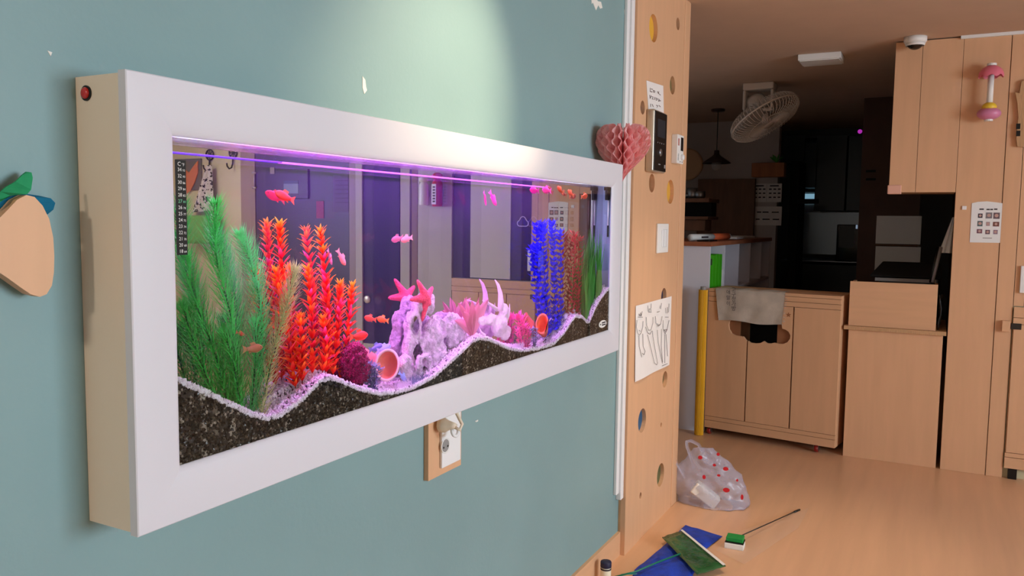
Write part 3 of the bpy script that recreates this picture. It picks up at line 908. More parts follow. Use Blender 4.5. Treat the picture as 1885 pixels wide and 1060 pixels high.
# rocks: joined lumps, voxel-remeshed, hollowed and roughened
def rock(name, lumps, cuts, voxel, label, m, rough=0.004, seed=0, freq=55, parent=None, cat='rock'):
    mb = MB()
    for c_, r_, s_ in lumps:
        mb.sphere(c_, r_, 16, 10, s_)
    V = np.array(mb.v)
    me = mb.mesh(name + '_tmp')
    o = bpy.data.objects.new(name + '_tmp', me); COL.objects.link(o)
    rm = o.modifiers.new('r', 'REMESH'); rm.mode = 'VOXEL'; rm.voxel_size = voxel
    cut_o = []
    for c_, r_, s_ in cuts:
        cm = MB().sphere(c_, r_, 14, 9, s_).mesh('cut')
        co = bpy.data.objects.new('cut', cm); COL.objects.link(co)
        bo = o.modifiers.new('b', 'BOOLEAN'); bo.operation = 'DIFFERENCE'; bo.object = co; bo.solver = 'FAST'
        cut_o.append(co)
    rm2 = o.modifiers.new('r2', 'REMESH'); rm2.mode = 'VOXEL'; rm2.voxel_size = voxel
    out = evaluated(o)
    bpy.data.objects.remove(o)
    for co in cut_o: bpy.data.objects.remove(co)
    n = len(out.vertices)
    co_ = np.empty(n * 3); out.vertices.foreach_get('co', co_); co_ = co_.reshape(-1, 3)
    no_ = np.empty(n * 3); out.vertices.foreach_get('normal', no_); no_ = no_.reshape(-1, 3)
    for i in range(n):
        p = Vector(co_[i] * freq + seed * 7.3)
        dd = noise.fractal(p, 1.0, 2.1, 4) * rough - abs(noise.noise(p * 2.3)) * rough * 0.8
        co_[i] += no_[i] * dd
    co_[:, 1] = np.clip(co_[:, 1], YG + 0.002, YM - 0.0015)
    base = np.array([co_[:, 0].mean(), co_[:, 1].mean(), co_[:, 2].min()])
    if parent is not None: base = np.array(WL[parent.name])
    out.vertices.foreach_set('co', (co_ - base).ravel())
    out.name = name
    out.materials.clear(); out.materials.append(MATS[m])
    for p in out.polygons: p.use_smooth = True
    out.update()
    q = bpy.data.objects.new(name, out); COL.objects.link(q)
    WL[q.name] = tuple(base)
    if parent is None:
        q.location = base
        tag(q, label, cat)
    else:
        q.parent = parent
    return q
mat('rock', (216, 202, 214), rough=0.85, var=0.3, vscale=60, bump=0.6, bscale=220)
mat('skull', (238, 226, 228), rough=0.7, var=0.12, vscale=40, bump=0.3, bscale=160)
def L(px, py, y, r, s_=(1, 1, 1)):
    return (PW(px, py, y), r, s_)
rock('hollow_rock', [L(757, 640, -0.042, 0.036, (0.9, 0.65, 1.3)), L(760, 600, -0.040, 0.030, (0.95, 0.9, 1.2)), L(775, 565, -0.040, 0.026, (1.3, .9, .9)), L(790, 560, -0.040, 0.020, (1.1, 0.9, 1.1)), L(800, 612, -0.040, 0.040, (1.2, 0.62, 1)), L(800, 655, -0.042, 0.038, (1.3, 0.62, 1)),
                     L(785, 640, -0.042, 0.040, (1.2, 0.62, 1)), L(832, 595, -0.040, 0.030, (1.4, 0.65, 0.9)), L(840, 622, -0.040, 0.034, (1.4, 0.65, 0.9)), L(815, 670, -0.042, 0.03, (1.3, 0.65, 0.8)), L(760, 675, -0.044, 0.034, (1.2, 0.65, 0.8))],
     [(PW(764, 600, -0.055) + V3(k_, k_, 0) * 0.010, 0.0125, (1, 1, 1.75)) for k_ in range(-3, 3)] + [(PW(768, 652, -0.055) + V3(k_, k_, 0) * 0.011, 0.0145, (1, 1, 1.8)) for k_ in range(-3, 3)] + [(PW(815, 600, -0.060) + V3(k_, k_, 0) * 0.008, 0.009, (1, 1, 2.0)) for k_ in range(-2, 2)] + [(PW(840, 640, -0.062) + V3(k_, k_, 0) * 0.008, 0.008, (1.5, 1, 1)) for k_ in range(-2, 1)], 0.0032,
     'large pale hollow rock carrying the starfish', 'rock', 0.0065, 1)
rock('small_arch_rock', [L(771, 668, -0.083, 0.013, (.8, .7, 1.5)), L(781, 657, -0.083, 0.013, (1.3, .7, .7)), L(791, 668, -0.083, 0.012, (.8, .7, 1.5))], [L(780, 669, -0.083, 0.0075, (1.0, 3, 1.5))], 0.002,
     'small pale arch-shaped rock at the foot of the hollow rock', 'rock', 0.003, 2, 90)
rock('pale_stone', [L(745, 668, -0.07, 0.020, (1.2, .8, 1.0)), L(748, 690, -0.07, 0.018, (1.3, .8, .8))], [], 0.003, 'pale lumpy stone between the small clay pot and the hollow rock', 'rock', 0.004, 3)

# horned skull ornament
c = PW(917, 600, -0.06)
sk = thing('horned_skull', (c[0], -0.06, gsurf(c[0], -0.06)), 'pale animal skull ornament with curved horns on the gravel crest', 'ornament')
rock('skull_body', [L(920, 600, -0.06, 0.030, (1.35, .8, 1.0)), L(928, 575, -0.06, 0.022, (1.2, .8, 1.1)), L(905, 588, -0.06, 0.020, (1.6, .7, .8)), L(930, 612, -0.062, 0.022, (1.4, .8, .9)), L(890, 590, -0.06, 0.014, (2.0, .7, 1.0))],
     [L(908, 600, -0.088, 0.010, (1.5, 1.6, .9)), L(922, 585, -0.09, 0.007, (1.3, 1.4, 1.4))], 0.003, '', 'skull', 0.004, 5, 60, parent=sk)
def horn(pts, r0, y=-0.058):
    P = [PW(a, c_, y) for a, c_ in pts]
    n = len(P)
    MB().tube(P, [r0 * (1 - 0.9 * (i / (n - 1)) ** 1.3) for i in range(n)], 10).build('horn', 'skull', sk, smooth=True)
horn([(922, 572), (922, 555), (921, 540), (917, 525), (911, 515)], 0.014)
horn([(932, 590), (936, 580), (938, 570), (938, 559)], 0.007)
horn([(915, 570), (905, 562), (895, 556), (888, 553)], 0.006)
horn([(893, 618), (886, 612), (882, 602)], 0.005, -0.09)

# starfish on the rock
cz = PW(785.6, 548.4, -0.062)
tips = [(766, 515), (799, 528), (754, 551), (777, 592), (795, 562)]
T3 = [PW(a, c_, -0.062) for a, c_ in tips]
T3[0] += V3(0, -0.004, 0); T3[1] += V3(0, 0.006, 0); T3[4] += V3(0.004, 0.012, -0.004)
order = sorted(T3, key=lambda p: math.atan2(p[2] - cz[2], p[0] - cz[0]))
mat('starfish', (250, 92, 110), rough=0.7, bump=0.7, bscale=420, var=0.16, vscale=220)
mb = MB()
for p in order:
    d = p - cz
    path = [cz + d * t_ for t_ in (0, 0.2, 0.45, 0.7, 0.9, 1.0)]
    mb.tube(path, [0.0125, 0.0115, 0.0088, 0.0068, 0.0050, 0.002], 12)
mb.sphere(cz, 0.0135, 14, 10, (1, 0.75, 1))
me = mb.mesh('sf_tmp')
o = bpy.data.objects.new('sf_tmp', me); COL.objects.link(o)
rm = o.modifiers.new('r', 'REMESH'); rm.mode = 'VOXEL'; rm.voxel_size = 0.0016
sm = o.modifiers.new('s', 'SMOOTH'); sm.iterations = 8; sm.factor = 0.5
out = evaluated(o); bpy.data.objects.remove(o)
for v in out.vertices:
    v.co.y = min(max(v.co.y, YG + 0.002), YM - 0.002)
base = V3(cz[0], cz[1], cz[2] - 0.05)
for v in out.vertices: v.co -= Vector(base)
for p in out.polygons: p.use_smooth = True
out.materials.append(MATS['starfish'])
q = bpy.data.objects.new('starfish', out); COL.objects.link(q); q.location = base; WL[q.name] = tuple(base)
tag(q, 'coral-pink knobbly starfish standing on the hollow rock', 'starfish')

# magenta coral mound
c = PW(651, 665, -0.055)
mat('coral', (150, 12, 74), rough=0.4, var=0.5, vscale=260, bump=1.0, bscale=380)
rock('coral_mound', [(c, 0.034, (1.15, 0.9, 1.15)), (c + V3(0.012, 0, -0.02), 0.032, (1.2, .9, 1))], [], 0.0022, 'rounded dark magenta coral mound beside the red plants', 'coral', 0.006, 9, 170, cat='coral')

# clay pots
mat('clay', (222, 120, 84), rough=0.75, var=0.1, vscale=30)
mat('clay_pink', (236, 150, 128), rough=0.75, var=0.08, vscale=30)
mat('clay_rim', (244, 214, 206), rough=0.7)
def pot(px, py, y, axis, R, depth, label, m, rim):
    c_ = PW(px, py, y)
    ax = V3(*axis); ax /= np.linalg.norm(ax)
    t_ = thing('clay_pot', (c_[0], c_[1], c_[2] - R), label, 'pot')
    mb = MB().lathe([(R * 0.55, -depth), (R * 0.75, -depth * 0.6), (R * 0.93, -0.008), (R, -0.006), (R, 0.0), (R * 0.88, 0.0), (R * 0.82, -depth * 0.3), (R * 0.62, -depth * 0.85), (0.0008, -depth * 0.88)], c_, ax, 28, cap=True)
    clip_y(mb).build('pot_body', m, t_, smooth=True)
    clip_y(MB().lathe([(R * 0.86, -0.002), (R * 0.86, 0.0018), (R * 1.03, 0.0018), (R * 1.03, -0.004)], c_, ax, 28, cap=False)).build('rim', rim, t_, smooth=True)
pot(713, 672, -0.072, (-0.70, -0.70, 0.12), 0.033, 0.04, 'small clay pot lying on its side, its pale rim turned to the pane', 'clay_pink', 'clay_rim')
pot(998, 596, -0.078, (-0.72, -0.52, 0.46), 0.031, 0.066, 'terracotta pot tilted on the gravel before the blue plant', 'clay', 'clay')
# a pink tulip-shaped ornament beside the pot
pk = PW(958, 590, -0.055)
mb = MB()
bushy('pink_tulip_plant', [[(955, 583), (957, 600), (958, 622)], [(962, 586), (961, 605), (960, 622)]], -0.05, 0.02, 0.012, 'pink_leaf', 'small pink tulip-like plant behind the pink bush', 91, 0.5, 'purple_stem', wh=5, spread=0.5)
# loose pebbles at the far end
for i, (px_, py_, col) in enumerate(((1056, 570, (214, 206, 235)), (1066, 560, (228, 150, 186)), (1041, 585, (226, 220, 240)))):
    c_ = PW(px_, py_, -0.05); r_ = 0.009
    c_[2] = gsurf(c_[0], -0.05) + 0.006
    tag(MB().sphere(c_, r_, 12, 8, (1.4, 0.8, 1.0)).build('pebble', mat('pebble_%d' % i, col, rough=0.4), smooth=True),
        ['smooth pale lilac pebble near the dull red plant', 'smooth pink pebble under the dull red plant', 'smooth white pebble beside the blue plant'][i], 'pebble')

# ---- fish
def fish_protos():
    def body(Lf):
        mb = MB()
        st = [(-0.5, 0.010), (-0.46, 0.06), (-0.38, 0.115), (-0.25, 0.16), (-0.08, 0.175), (0.10, 0.145), (0.25, 0.095), (0.34, 0.07), (0.38, 0.075)]
        n = 12
        v = [(x, 0.42 * r * math.cos(2 * math.pi * k / n), r * math.sin(2 * math.pi * k / n) * (1.0 if math.sin(2 * math.pi * k / n) > 0 else 1.1)) for x, r in st for k in range(n)]
        f = [(i * n + k, i * n + (k + 1) % n, (i + 1) * n + (k + 1) % n, (i + 1) * n + k) for i in range(len(st) - 1) for k in range(n)]
        f += [tuple(range(n)), tuple((len(st) - 1) * n + k for k in range(n - 1, -1, -1))]
        mb.add(v, f)
        return mb.mesh('fish_body', True)
    tail = MB().add([(0.34, 0.008, 0.05), (0.34, 0.008, -0.05), (0.60, 0.004, -0.17), (0.54, 0.004, 0.0), (0.60, 0.004, 0.17)] + [(0.34, -0.008, 0.05), (0.34, -0.008, -0.05), (0.60, -0.004, -0.17), (0.54, -0.004, 0.0), (0.60, -0.004, 0.17)],
                    [(0, 1, 3), (1, 2, 3), (0, 3, 4), (6, 5, 8), (7, 6, 8), (8, 5, 9), (0, 5, 6, 1), (1, 6, 7, 2), (2, 7, 8, 3), (3, 8, 9, 4), (4, 9, 5, 0)]).mesh('fish_tail')
    dors = MB().add([(-0.15, 0.006, 0.155), (0.16, 0.006, 0.11), (0.20, 0.003, 0.23), (-0.02, 0.003, 0.27), (-0.15, -0.006, 0.155), (0.16, -0.006, 0.11), (0.20, -0.003, 0.23), (-0.02, -0.003, 0.27)],
                    [(0, 1, 2, 3), (7, 6, 5, 4), (0, 4, 5, 1), (1, 5, 6, 2), (2, 6, 7, 3), (3, 7, 4, 0)]).mesh('fish_dorsal')
    anal = MB().add([(0.08, 0.005, -0.14), (0.24, 0.005, -0.09), (0.26, 0.003, -0.19), (0.08, -0.005, -0.14), (0.24, -0.005, -0.09), (0.26, -0.003, -0.19)], [(0, 1, 2), (5, 4, 3), (0, 3, 4, 1), (1, 4, 5, 2), (2, 5, 3, 0)]).mesh('fish_anal')
    eye = MB().sphere((-0.37, 0.052, 0.03), 0.02, 8, 6).sphere((-0.37, -0.052, 0.03), 0.02, 8, 6).mesh('fish_eye', True)
    eye.materials.append(MATS['black'])
    return body(1), tail, dors, anal, eye
FB, FTL, FD, FA, FE = fish_protos()
FC = {}
def fish_set(key, c, fin):
    m1, m2 = mat('fish_' + key, c, rough=0.35, spec=0.6, var=0.12, vscale=90), mat('fin_' + key, fin, rough=0.4)
    out = []
    for me, m in ((FB, m1), (FTL, m2), (FD, m2), (FA, m2)):
        q = me.copy(); q.materials.append(m); out.append(q)
    FC[key] = out
fish_set('red', (244, 52, 40), (250, 90, 60)); fish_set('orange', (250, 100, 40), (250, 130, 60)); fish_set('magenta', (250, 40, 130), (250, 90, 160))
fish_set('pink', (246, 150, 150), (244, 170, 160)); fish_set('blue', (150, 170, 235), (170, 190, 240)); fish_set('brown', (176, 112, 70), (190, 130, 84)); fish_set('rust', (206, 70, 40), (214, 100, 60))
def fish(px_, py_, y, lpx, head, tilt, key, label, turn=0.0, group='small fish in the aquarium'):
    p = PW(px_, py_, y)
    Lf = lpx
    t_ = thing('fish', p, label, 'fish', group)
    for nm, me in zip(('body', 'tail_fin', 'dorsal_fin', 'anal_fin'), FC[key]):
        o_ = bpy.data.objects.new(nm, me); COL.objects.link(o_); o_.parent = t_
    o_ = bpy.data.objects.new('eye', FE); COL.objects.link(o_); o_.parent = t_
    t_.scale = (Lf, Lf, Lf)
    t_.rotation_euler = (0, math.radians(tilt), (0 if head < 0 else math.pi) + math.radians(turn))
fish(523, 361, -0.030, 0.046, -1, 16, 'red', 'orange-red fish swimming high beside the fuse box reflection')
fish(748, 440, -0.034, 0.040, -1, -8, 'pink', 'pale pink fish swimming alone in open water left of the starfish')
fish(908, 366, -0.036, 0.042, 1, -52, 'magenta', 'steeply diving magenta fish in open water above the horned skull', -28)
fish(1006, 350, -0.055, 0.055, -1, 2, 'magenta', 'bright magenta fish near the surface above the blue plant')
fish(1031, 349, -0.05, 0.045, -1, 22, 'rust', 'rust-red fish near the surface following the magenta fish')
fish(1050, 355, -0.04, 0.045, -1, 18, 'rust', 'rust-red fish near the surface above the photo sheet reflection')
fish(1076, 361, -0.06, 0.050, 1, 6, 'rust', 'rust-red fish beside the filter at the far end')
fish(629, 475, -0.036, 0.034, 1, -58, 'pink', 'pale pink fish climbing steeply beside the tall slim red plant', -24)
fish(704, 588, -0.040, 0.038, -1, 14, 'orange', 'orange fish above the small clay pot')
fish(662, 618, -0.075, 0.052, 1, -2, 'red', 'red fish just above the magenta coral mound')
fish(467, 641, -0.088, 0.040, 1, -2, 'brown', 'brownish fish in front of the feathery green plants')
fish(443, 614, -0.080, 0.018, 1, -20, 'rust', 'small rust-red fish half hidden in the feathery green plants')
fish(708, 641, -0.030, 0.045, 1, 6, 'blue', 'pale bluish fish hovering behind the small clay pot')
fish(742, 694, -0.080, 0.036, 1, -40, 'blue', 'pale bluish fish nosing down beside the pale lumpy stone')

# ---- internal filter in the far corner
fl_ = PW(1109, 350, -0.075)
t = thing('internal_filter', (2.560, -0.07, 1.34), 'small black filter pump with clear tube in the far corner of the aquarium', 'filter pump')
fz = PW(1107, 352, -0.070)
MB().box((2.545, -0.084, fz[2] - 0.028), (2.574, -0.062, fz[2] + 0.012)).build('pump_head', 'black', t, bevel=0.003)
MB().box((2.538, -0.088, fz[2] + 0.004), (2.576, -0.058, fz[2] + 0.016)).build('clamp', 'black', t, bevel=0.002)
MB().tube([(2.566, -0.074, fz[2] - 0.026), (2.566, -0.074, fz[2] - 0.115)], 0.0042, 10).build('clear_tube', 'white_gloss', t, smooth=True)
MB().tube([(2.566, -0.074, fz[2] - 0.112), (2.566, -0.074, fz[2] - 0.15)], 0.0056, 10).build('intake_strainer', 'black', t, smooth=True)
# ------------------------------------------------------------------ things on the teal wall and the plywood panel
# wooden cut-out with felt leaves
ol = [(0, 410), (60, 350), (130, 275), (200, 240), (260, 255), (320, 320), (370, 420), (400, 560), (408, 700), (405, 820), (390, 920), (350, 985), (300, 1005), (230, 985), (150, 930), (60, 865), (0, 825)]
pts = [(x / 4.08, 300 + y / 4.08) for x, y in ol]
pts = pts + [(-40 - (x + 40), y) for x, y in reversed(pts[1:-1])]
loop = [(PY(-0.032, a, c)[0], PY(-0.032, a, c)[2]) for a, c in pts]
cx_ = sum(p[0] for p in loop) / len(loop)
t = thing('wooden_cutout', (cx_, -0.016, min(p[1] for p in loop)), 'pale plywood cut-out with green and blue felt leaves on the teal wall', 'wall ornament')
MB().prism([loop], XZ, -0.032, -0.014).build('board', 'plywood', t)
mat('felt_green', (38, 150, 96), rough=0.95, var=0.12, vscale=30); mat('felt_blue', (12, 104, 136), rough=0.95, var=0.12, vscale=30)
def felt(pp, m, y0):
    lp = [(PY(y0, x / 4.08, 300 + y / 4.08)[0], PY(y0, x / 4.08, 300 + y / 4.08)[2]) for x, y in pp]
    MB().prism([lp], lambda u, v, d: (u, d + 0.004 * math.sin(u * 160 + v * 90), v), y0, y0 + 0.003).build('felt_leaf', m, t)
felt([(-60, 300), (0, 215), (60, 180), (110, 140), (170, 90), (215, 65), (245, 70), (258, 110), (235, 200), (190, 235), (90, 245), (0, 285), (-50, 330)], 'felt_green', -0.024)
felt([(-40, 330), (0, 285), (100, 245), (200, 232), (300, 245), (370, 265), (402, 300), (395, 350), (370, 385), (300, 400), (100, 400), (0, 400)], 'felt_blue', -0.011)

# outlet under the aquarium
t = thing('wall_outlet', (1.674, -0.008, 0.695), 'white double wall outlet on a plywood backing under the aquarium', 'outlet')
MB().box((1.600, -0.014, 0.697), (1.752, -0.0005, 0.879)).build('backing_plate', 'plywood', t, bevel=0.001)
MB().box((1.649, -0.022, 0.716), (1.737, -0.014, 0.879)).build('cover_plate', 'white_gloss', t, bevel=0.002)
so = PY(-0.022, 820, 820)
cp = t.children[-1]
MB().lathe([(0.0195, 0.0), (0.0195, 0.0015), (0.0165, 0.0015), (0.016, 0.0002)], (so[0], -0.0215, so[2]), (0, -1, 0), 28).build('socket_ring', 'white', cp, smooth=True)
MB().lathe([(0.0158, 0.0), (0.0158, 0.0006)], (so[0], -0.0222, so[2]), (0, -1, 0), 24).build('socket_recess', 'grey', cp)
for s_ in (-1, 1):
    MB().lathe([(0.0026, 0), (0.0026, 0.0005)], (so[0] + s_ * 0.0095, -0.0230, so[2] - 0.003), (0, -1, 0), 10).build('socket_hole', 'black', cp)
t = thing('power_plug', (so[0], -0.023, 0.775), 'cream power plug in the upper socket under the aquarium', 'plug')
pz = PY(-0.03, 815, 783)
MB().lathe([(0.017, 0), (0.018, 0.012), (0.013, 0.022), (0.009, 0.034), (0.006, 0.044)], (pz[0], -0.023, pz[2]), (0, -1, 0.1), 20).build('plug_body', mat('cream', (232, 216, 192), rough=0.4), t, smooth=True)
MB().tube([(pz[0], -0.064, pz[2]), (pz[0] + 0.006, -0.075, pz[2] - 0.006), (pz[0] + 0.02, -0.073, pz[2] + 0.004), (pz[0] + 0.022, -0.055, pz[2] + 0.03), (pz[0] + 0.012, -0.04, pz[2] + 0.055), (pz[0], -0.035, 0.8805)], 0.0042, 8).build('cable', 'cream', t, smooth=True)
rg = PY(-0.05, 834, 792)
MB().tube([(rg[0] + 0.014 * math.cos(a), -0.056 + 0.003 * math.sin(a), rg[2] + 0.0125 * math.sin(a)) for a in np.linspace(0, 2 * math.pi, 22)], 0.0042, 8, cap=False).build('pull_ring', 'white_gloss', t, smooth=True)

leafmat('pink', (255, 206, 206), trans=0.5, rough=0.7); leafmat('pink_dark', (255, 190, 192), trans=0.5, rough=0.7)
# honeycomb paper heart: a fan of half-heart pages around an upright axis
hx, hy, hz = 2.705, -0.086, 1.458
t = thing('paper_heart', (hx, hy, hz), 'pink honeycomb paper heart hanging behind the far corner of the aquarium', 'paper heart')
HH, HR = 0.205, 0.097
NP = 26
for i in range(NP):
    th = 2 * math.pi * i / NP
    def fn(u, v):
        tt = math.pi * (1 - v)
        R = HR * math.sin(tt) ** 3 if v < 0.5 else HR * math.sin(tt) ** 2.2
        Z = (13 * math.cos(tt) - 5 * math.cos(2 * tt) - 2 * math.cos(3 * tt) - math.cos(4 * tt) + 17) / 29.0
        za = 22 / 29.0 * v
        z = hz + HH * (za + (Z - za) * u)
        zig = (abs(((z - hz) / HH * 5.2 % 1.0) * 2 - 1) - 0.5) * 2
        a = th + (1 if i % 2 else -1) * zig * (math.pi / NP) * 0.98
        r_ = u * R
        return (hx + r_ * math.cos(a), min(-0.003, hy + r_ * math.sin(a)), z)
    MB().grid(fn, 7, 40).build('page', 'pink' if i % 2 else 'pink_dark', t)

# note, intercom, thermostat, switch, drawing on the holed panel
def sheet(name, corners, y, m, th=0.0008, parent=None):
    P = [PY(y, *q) for q in corners]
    lp = [(p[0], p[2]) for p in P]
    return MB().prism([lp], XZ, y, y + th)
t = thing('handwritten_note', (3.21, YP - 0.001, 1.74), 'small handwritten paper note tucked behind the intercom', 'note')
sheet('note', [(1190, 148), (1221, 158), (1222, 212), (1194, 205)], YP - 0.0015, 'paper').build('sheet', 'paper', t)
def strokes(parent, lst, conv, m='ink', r=0.0011, name='pen_line'):
    for st_ in lst:
        MB().tube([conv(*q) for q in st_], r, 4).build(name, m, parent)
cv = lambda x, y: PY(YP - 0.0022, 1160 + x / 5.3, 140 + y / 5.3)
mat('pencil', (120, 96, 92), rough=0.9)
strokes(t, [[(195, 115), (195, 150), (215, 155)], [(205, 125), (220, 130)], [(225, 140), (240, 145), (238, 160), (225, 155), (225, 140)], [(265, 150), (275, 170), (280, 150), (275, 165), (295, 185)], [(190, 185), (195, 220), (205, 190)], [(210, 200), (225, 205), (212, 222), (228, 225)], [(240, 205), (240, 232)], [(250, 215), (262, 218), (262, 235), (250, 232)], [(272, 225), (285, 228), (275, 245), (298, 240)], [(200, 270), (200, 300)], [(215, 275), (225, 300)], [(255, 285), (270, 290), (260, 305)], [(280, 285), (295, 300)]], cv, 'pencil', 0.0016)

t = thing('door_intercom', (3.198, YP - 0.02, 1.527), 'black and silver intercom with small screen on the holed panel', 'intercom')
ix0, ix1, iz0, iz1 = 3.116, 3.282, 1.527, 1.772
MB().box((ix0, -0.064, iz0), (ix1, YP, iz1)).build('casing', 'silver', t, bevel=0.008, seg=3)
MB().box((ix0 + 0.006, -0.0665, iz0 + 0.006), (ix1 - 0.004, -0.063, iz1 - 0.006)).build('front_plate', 'black', t, bevel=0.003)
MB().box((ix0 + 0.038, -0.0675, iz1 - 0.105), (ix1 - 0.030, -0.066, iz1 - 0.035)).build('screen', mat('screen', (58, 58, 62), rough=0.15), t)
for k in range(4):
    MB().lathe([(0.003, 0), (0.003, 0.0008)], (ix0 + 0.045 + 0.026 * k, -0.0664, iz1 - 0.128), (0, -1, 0), 10).build('key', 'grey', t)
MB().lathe([(0.017, 0), (0.015, 0.004), (0.006, 0.006), (0.001, 0.0062)], (ix0 + 0.082, -0.0662, iz1 - 0.165), (0, -1, 0), 22).build('call_button', 'steel', t, smooth=True)
MB().box((ix1 - 0.03, -0.0672, iz0 + 0.02), (ix1 - 0.012, -0.066, iz0 + 0.034)).build('badge', 'grey', t)
MB().box((ix0 + 0.06, -0.0672, iz0 + 0.03), (ix0 + 0.085, -0.066, iz0 + 0.034)).build('badge', 'grey', t)

t = thing('thermostat', (3.53, YP - 0.012, 1.583), 'small white thermostat with dial beside the intercom', 'thermostat')
MB().box((3.468, -0.058, 1.583), (3.562, YP, 1.708)).build('casing', 'white', t, bevel=0.003)
MB().box((3.516, -0.0592, 1.640), (3.552, -0.0575, 1.698)).build('display', 'black', t)
MB().lathe([(0.013, 0), (0.012, 0.010), (0.010, 0.012)], (3.533, -0.058, 1.612), (0, -1, 0), 20).build('dial', 'white_gloss', t, smooth=True)
MB().box((3.474, -0.0588, 1.66), (3.492, -0.0575, 1.69)).build('red_label', mat('rust_label', (190, 120, 110)), t)
for k in range(5):
    MB().box((3.474, -0.0588, 1.597 + 0.006 * k), (3.490, -0.0575, 1.600 + 0.006 * k)).build('vent_slot', 'grey', t)
for k in range(2):
    MB().lathe([(0.0035, 0), (0.0035, 0.001)], (3.512 + 0.028 * k, -0.058, 1.592), (0, -1, 0), 10).build('screw', 'ink', t)

t = thing('light_switch', (3.358, YP - 0.004, 1.197), 'white double light switch on the holed panel', 'light switch')
MB().box((3.282, -0.040, 1.197), (3.432, YP, 1.321)).build('cover_plate', 'white', t, bevel=0.003)
for k in range(2):
    MB().box((3.332 + 0.037 * k, -0.0445, 1.222), (3.366 + 0.037 * k, -0.0395, 1.296)).build('rocker', 'white_gloss', t, bevel=0.002)

t = thing('line_drawing', (3.29, YP - 0.002, 0.69), "sheet of white paper with a child's line drawing of four figures", 'drawing')
def fd(u, v):
    c00, c10, c01, c11 = [PY(YP - 0.002, *q) for q in ((1170, 563), (1236, 545), (1168, 703), (1231, 671))]
    p = (c00 * (1 - u) + c10 * u) * (1 - v) + (c01 * (1 - u) + c11 * u) * v
    p[1] -= 0.0015 * (1 + math.sin(u * 9)) * (0.4 + v)
    return p
MB().grid(fd, 14, 6).build('sheet', 'paper', t, smooth=True)
cv = lambda x, y: PY(YP - 0.0072, 1150 + x / 5.58, 530 + y / 5.58)
strokes(t, [[(125, 330), (120, 400), (130, 460), (150, 485), (170, 460), (185, 400), (190, 340)], [(140, 300), (185, 300)], [(150, 290), (148, 265), (160, 290), (165, 255), (170, 290), (180, 240)], [(148, 432), (162, 445)], [(145, 490), (150, 600), (175, 710)], [(185, 470), (190, 600), (210, 650), (200, 685), (180, 670)],
            [(220, 300), (225, 380), (245, 435), (270, 430), (290, 360), (290, 300)], [(245, 250), (275, 250)], [(250, 245), (252, 215), (268, 215), (270, 245)], [(240, 240), (238, 180)], [(270, 210), (272, 160)], [(215, 400), (235, 460), (260, 475), (280, 440)], [(235, 480), (265, 600), (305, 770), (330, 790), (338, 770), (310, 620), (290, 500), (285, 440)],
            [(315, 290), (320, 360), (345, 395), (370, 370), (385, 290)], [(335, 250), (360, 240)], [(370, 215), (378, 155)], [(360, 210), (365, 180)], [(335, 365), (350, 385), (370, 370)], [(335, 430), (345, 560), (388, 775)], [(380, 420), (375, 600), (390, 760)],
            [(395, 330), (395, 420), (415, 470), (435, 430), (455, 330)], [(415, 300), (450, 300)], [(425, 260), (420, 205)], [(440, 260), (440, 195)], [(450, 250), (455, 160)], [(405, 430), (435, 425), (420, 445), (405, 430)], [(412, 475), (412, 770)], [(425, 475), (440, 700)], [(385, 800), (440, 775)]], cv, 'ink', 0.0009)

# ------------------------------------------------------------------ floor things
def FPT(a, c, z=0.0): return PZ(z, a, c)
# bottle
bt = FPT(1110, 1071)
t = thing('supplement_bottle', (bt[0], bt[1] - 0.01, 0), 'small cream bottle with dark blue cap on the floor by the baseboard', 'bottle')
bx_, by_ = bt[0], bt[1] - 0.01
MB().lathe([(0.018, 0.0), (0.0195, 0.003), (0.0195, 0.052), (0.018, 0.057), (0.0175, 0.060)], (bx_, by_, 0), n=28).build('bottle_body', mat('bottle_cream', (238, 230, 205), rough=0.4), t, smooth=True)
MB().lathe([(0.0198, 0.051), (0.0198, 0.057)], (bx_, by_, 0), n=28, cap=False).build('label_band', 'ink', t)
MB().lathe([(0.0196, 0.060), (0.0205, 0.062), (0.0205, 0.078), (0.019, 0.0815), (0.001, 0.0825)], (bx_, by_, 0), n=28).build('cap', mat('navy', (34, 36, 66), rough=0.5), t, smooth=True)

# blue net bag, green packet, green handle
mat('blue_net', (22, 66, 190), rough=0.55, var=0.25, vscale=24, bump=0.4, bscale=220)
cs = [(1262, 968), (1330, 988), (1300, 1012), (1268, 1075), (1160, 1075), (1168, 1050), (1215, 1012)]
lp = [FPT(*q)[:2] for q in cs]
def drape(poly, h, seed, nn=26):
    poly = [np.array(p) for p in poly]
    c_ = sum(poly) / len(poly)
    mb = MB()
    # resample outline
    out = []
    for i in range(len(poly)):
        a, b_ = poly[i], poly[(i + 1) % len(poly)]
        for k in range(6): out.append(a + (b_ - a) * k / 6)
    n = len(out)
    def fn(u, v):
        p = c_ + (out[int(round(u * n)) % n] - c_) * (1 - v) if v < 1 else c_
        e = noise.noise(Vector((p[0] * 26, p[1] * 26, seed)))
        hh = h * (0.35 + 0.65 * min(1, v * 3)) * (0.75 + 0.6 * e)
        return (p[0], p[1], max(0.0015, hh))
    mb.grid(fn, n, 9, True)
    return mb
d_ = drape(lp, 0.016, 3.3)
tag(d_.build('blue_net', 'blue_net', smooth=True), 'crumpled bright blue fish net lying under the green packet', 'fish net')
gc = [FPT(1219, 988, 0.03), FPT(1256, 976, 0.035), FPT(1336, 1041, 0.03), FPT(1283, 1056, 0.028)]
t = thing('green_packet', (gc[0] + gc[2]) / 2 * V3(1, 1, 0), 'flat green packet with a white header strip lying on the blue net', 'packet')
mat('green_pack', (44, 92, 50), rough=0.16, spec=0.7, var=0.3, vscale=14, bump=0.5, bscale=18)
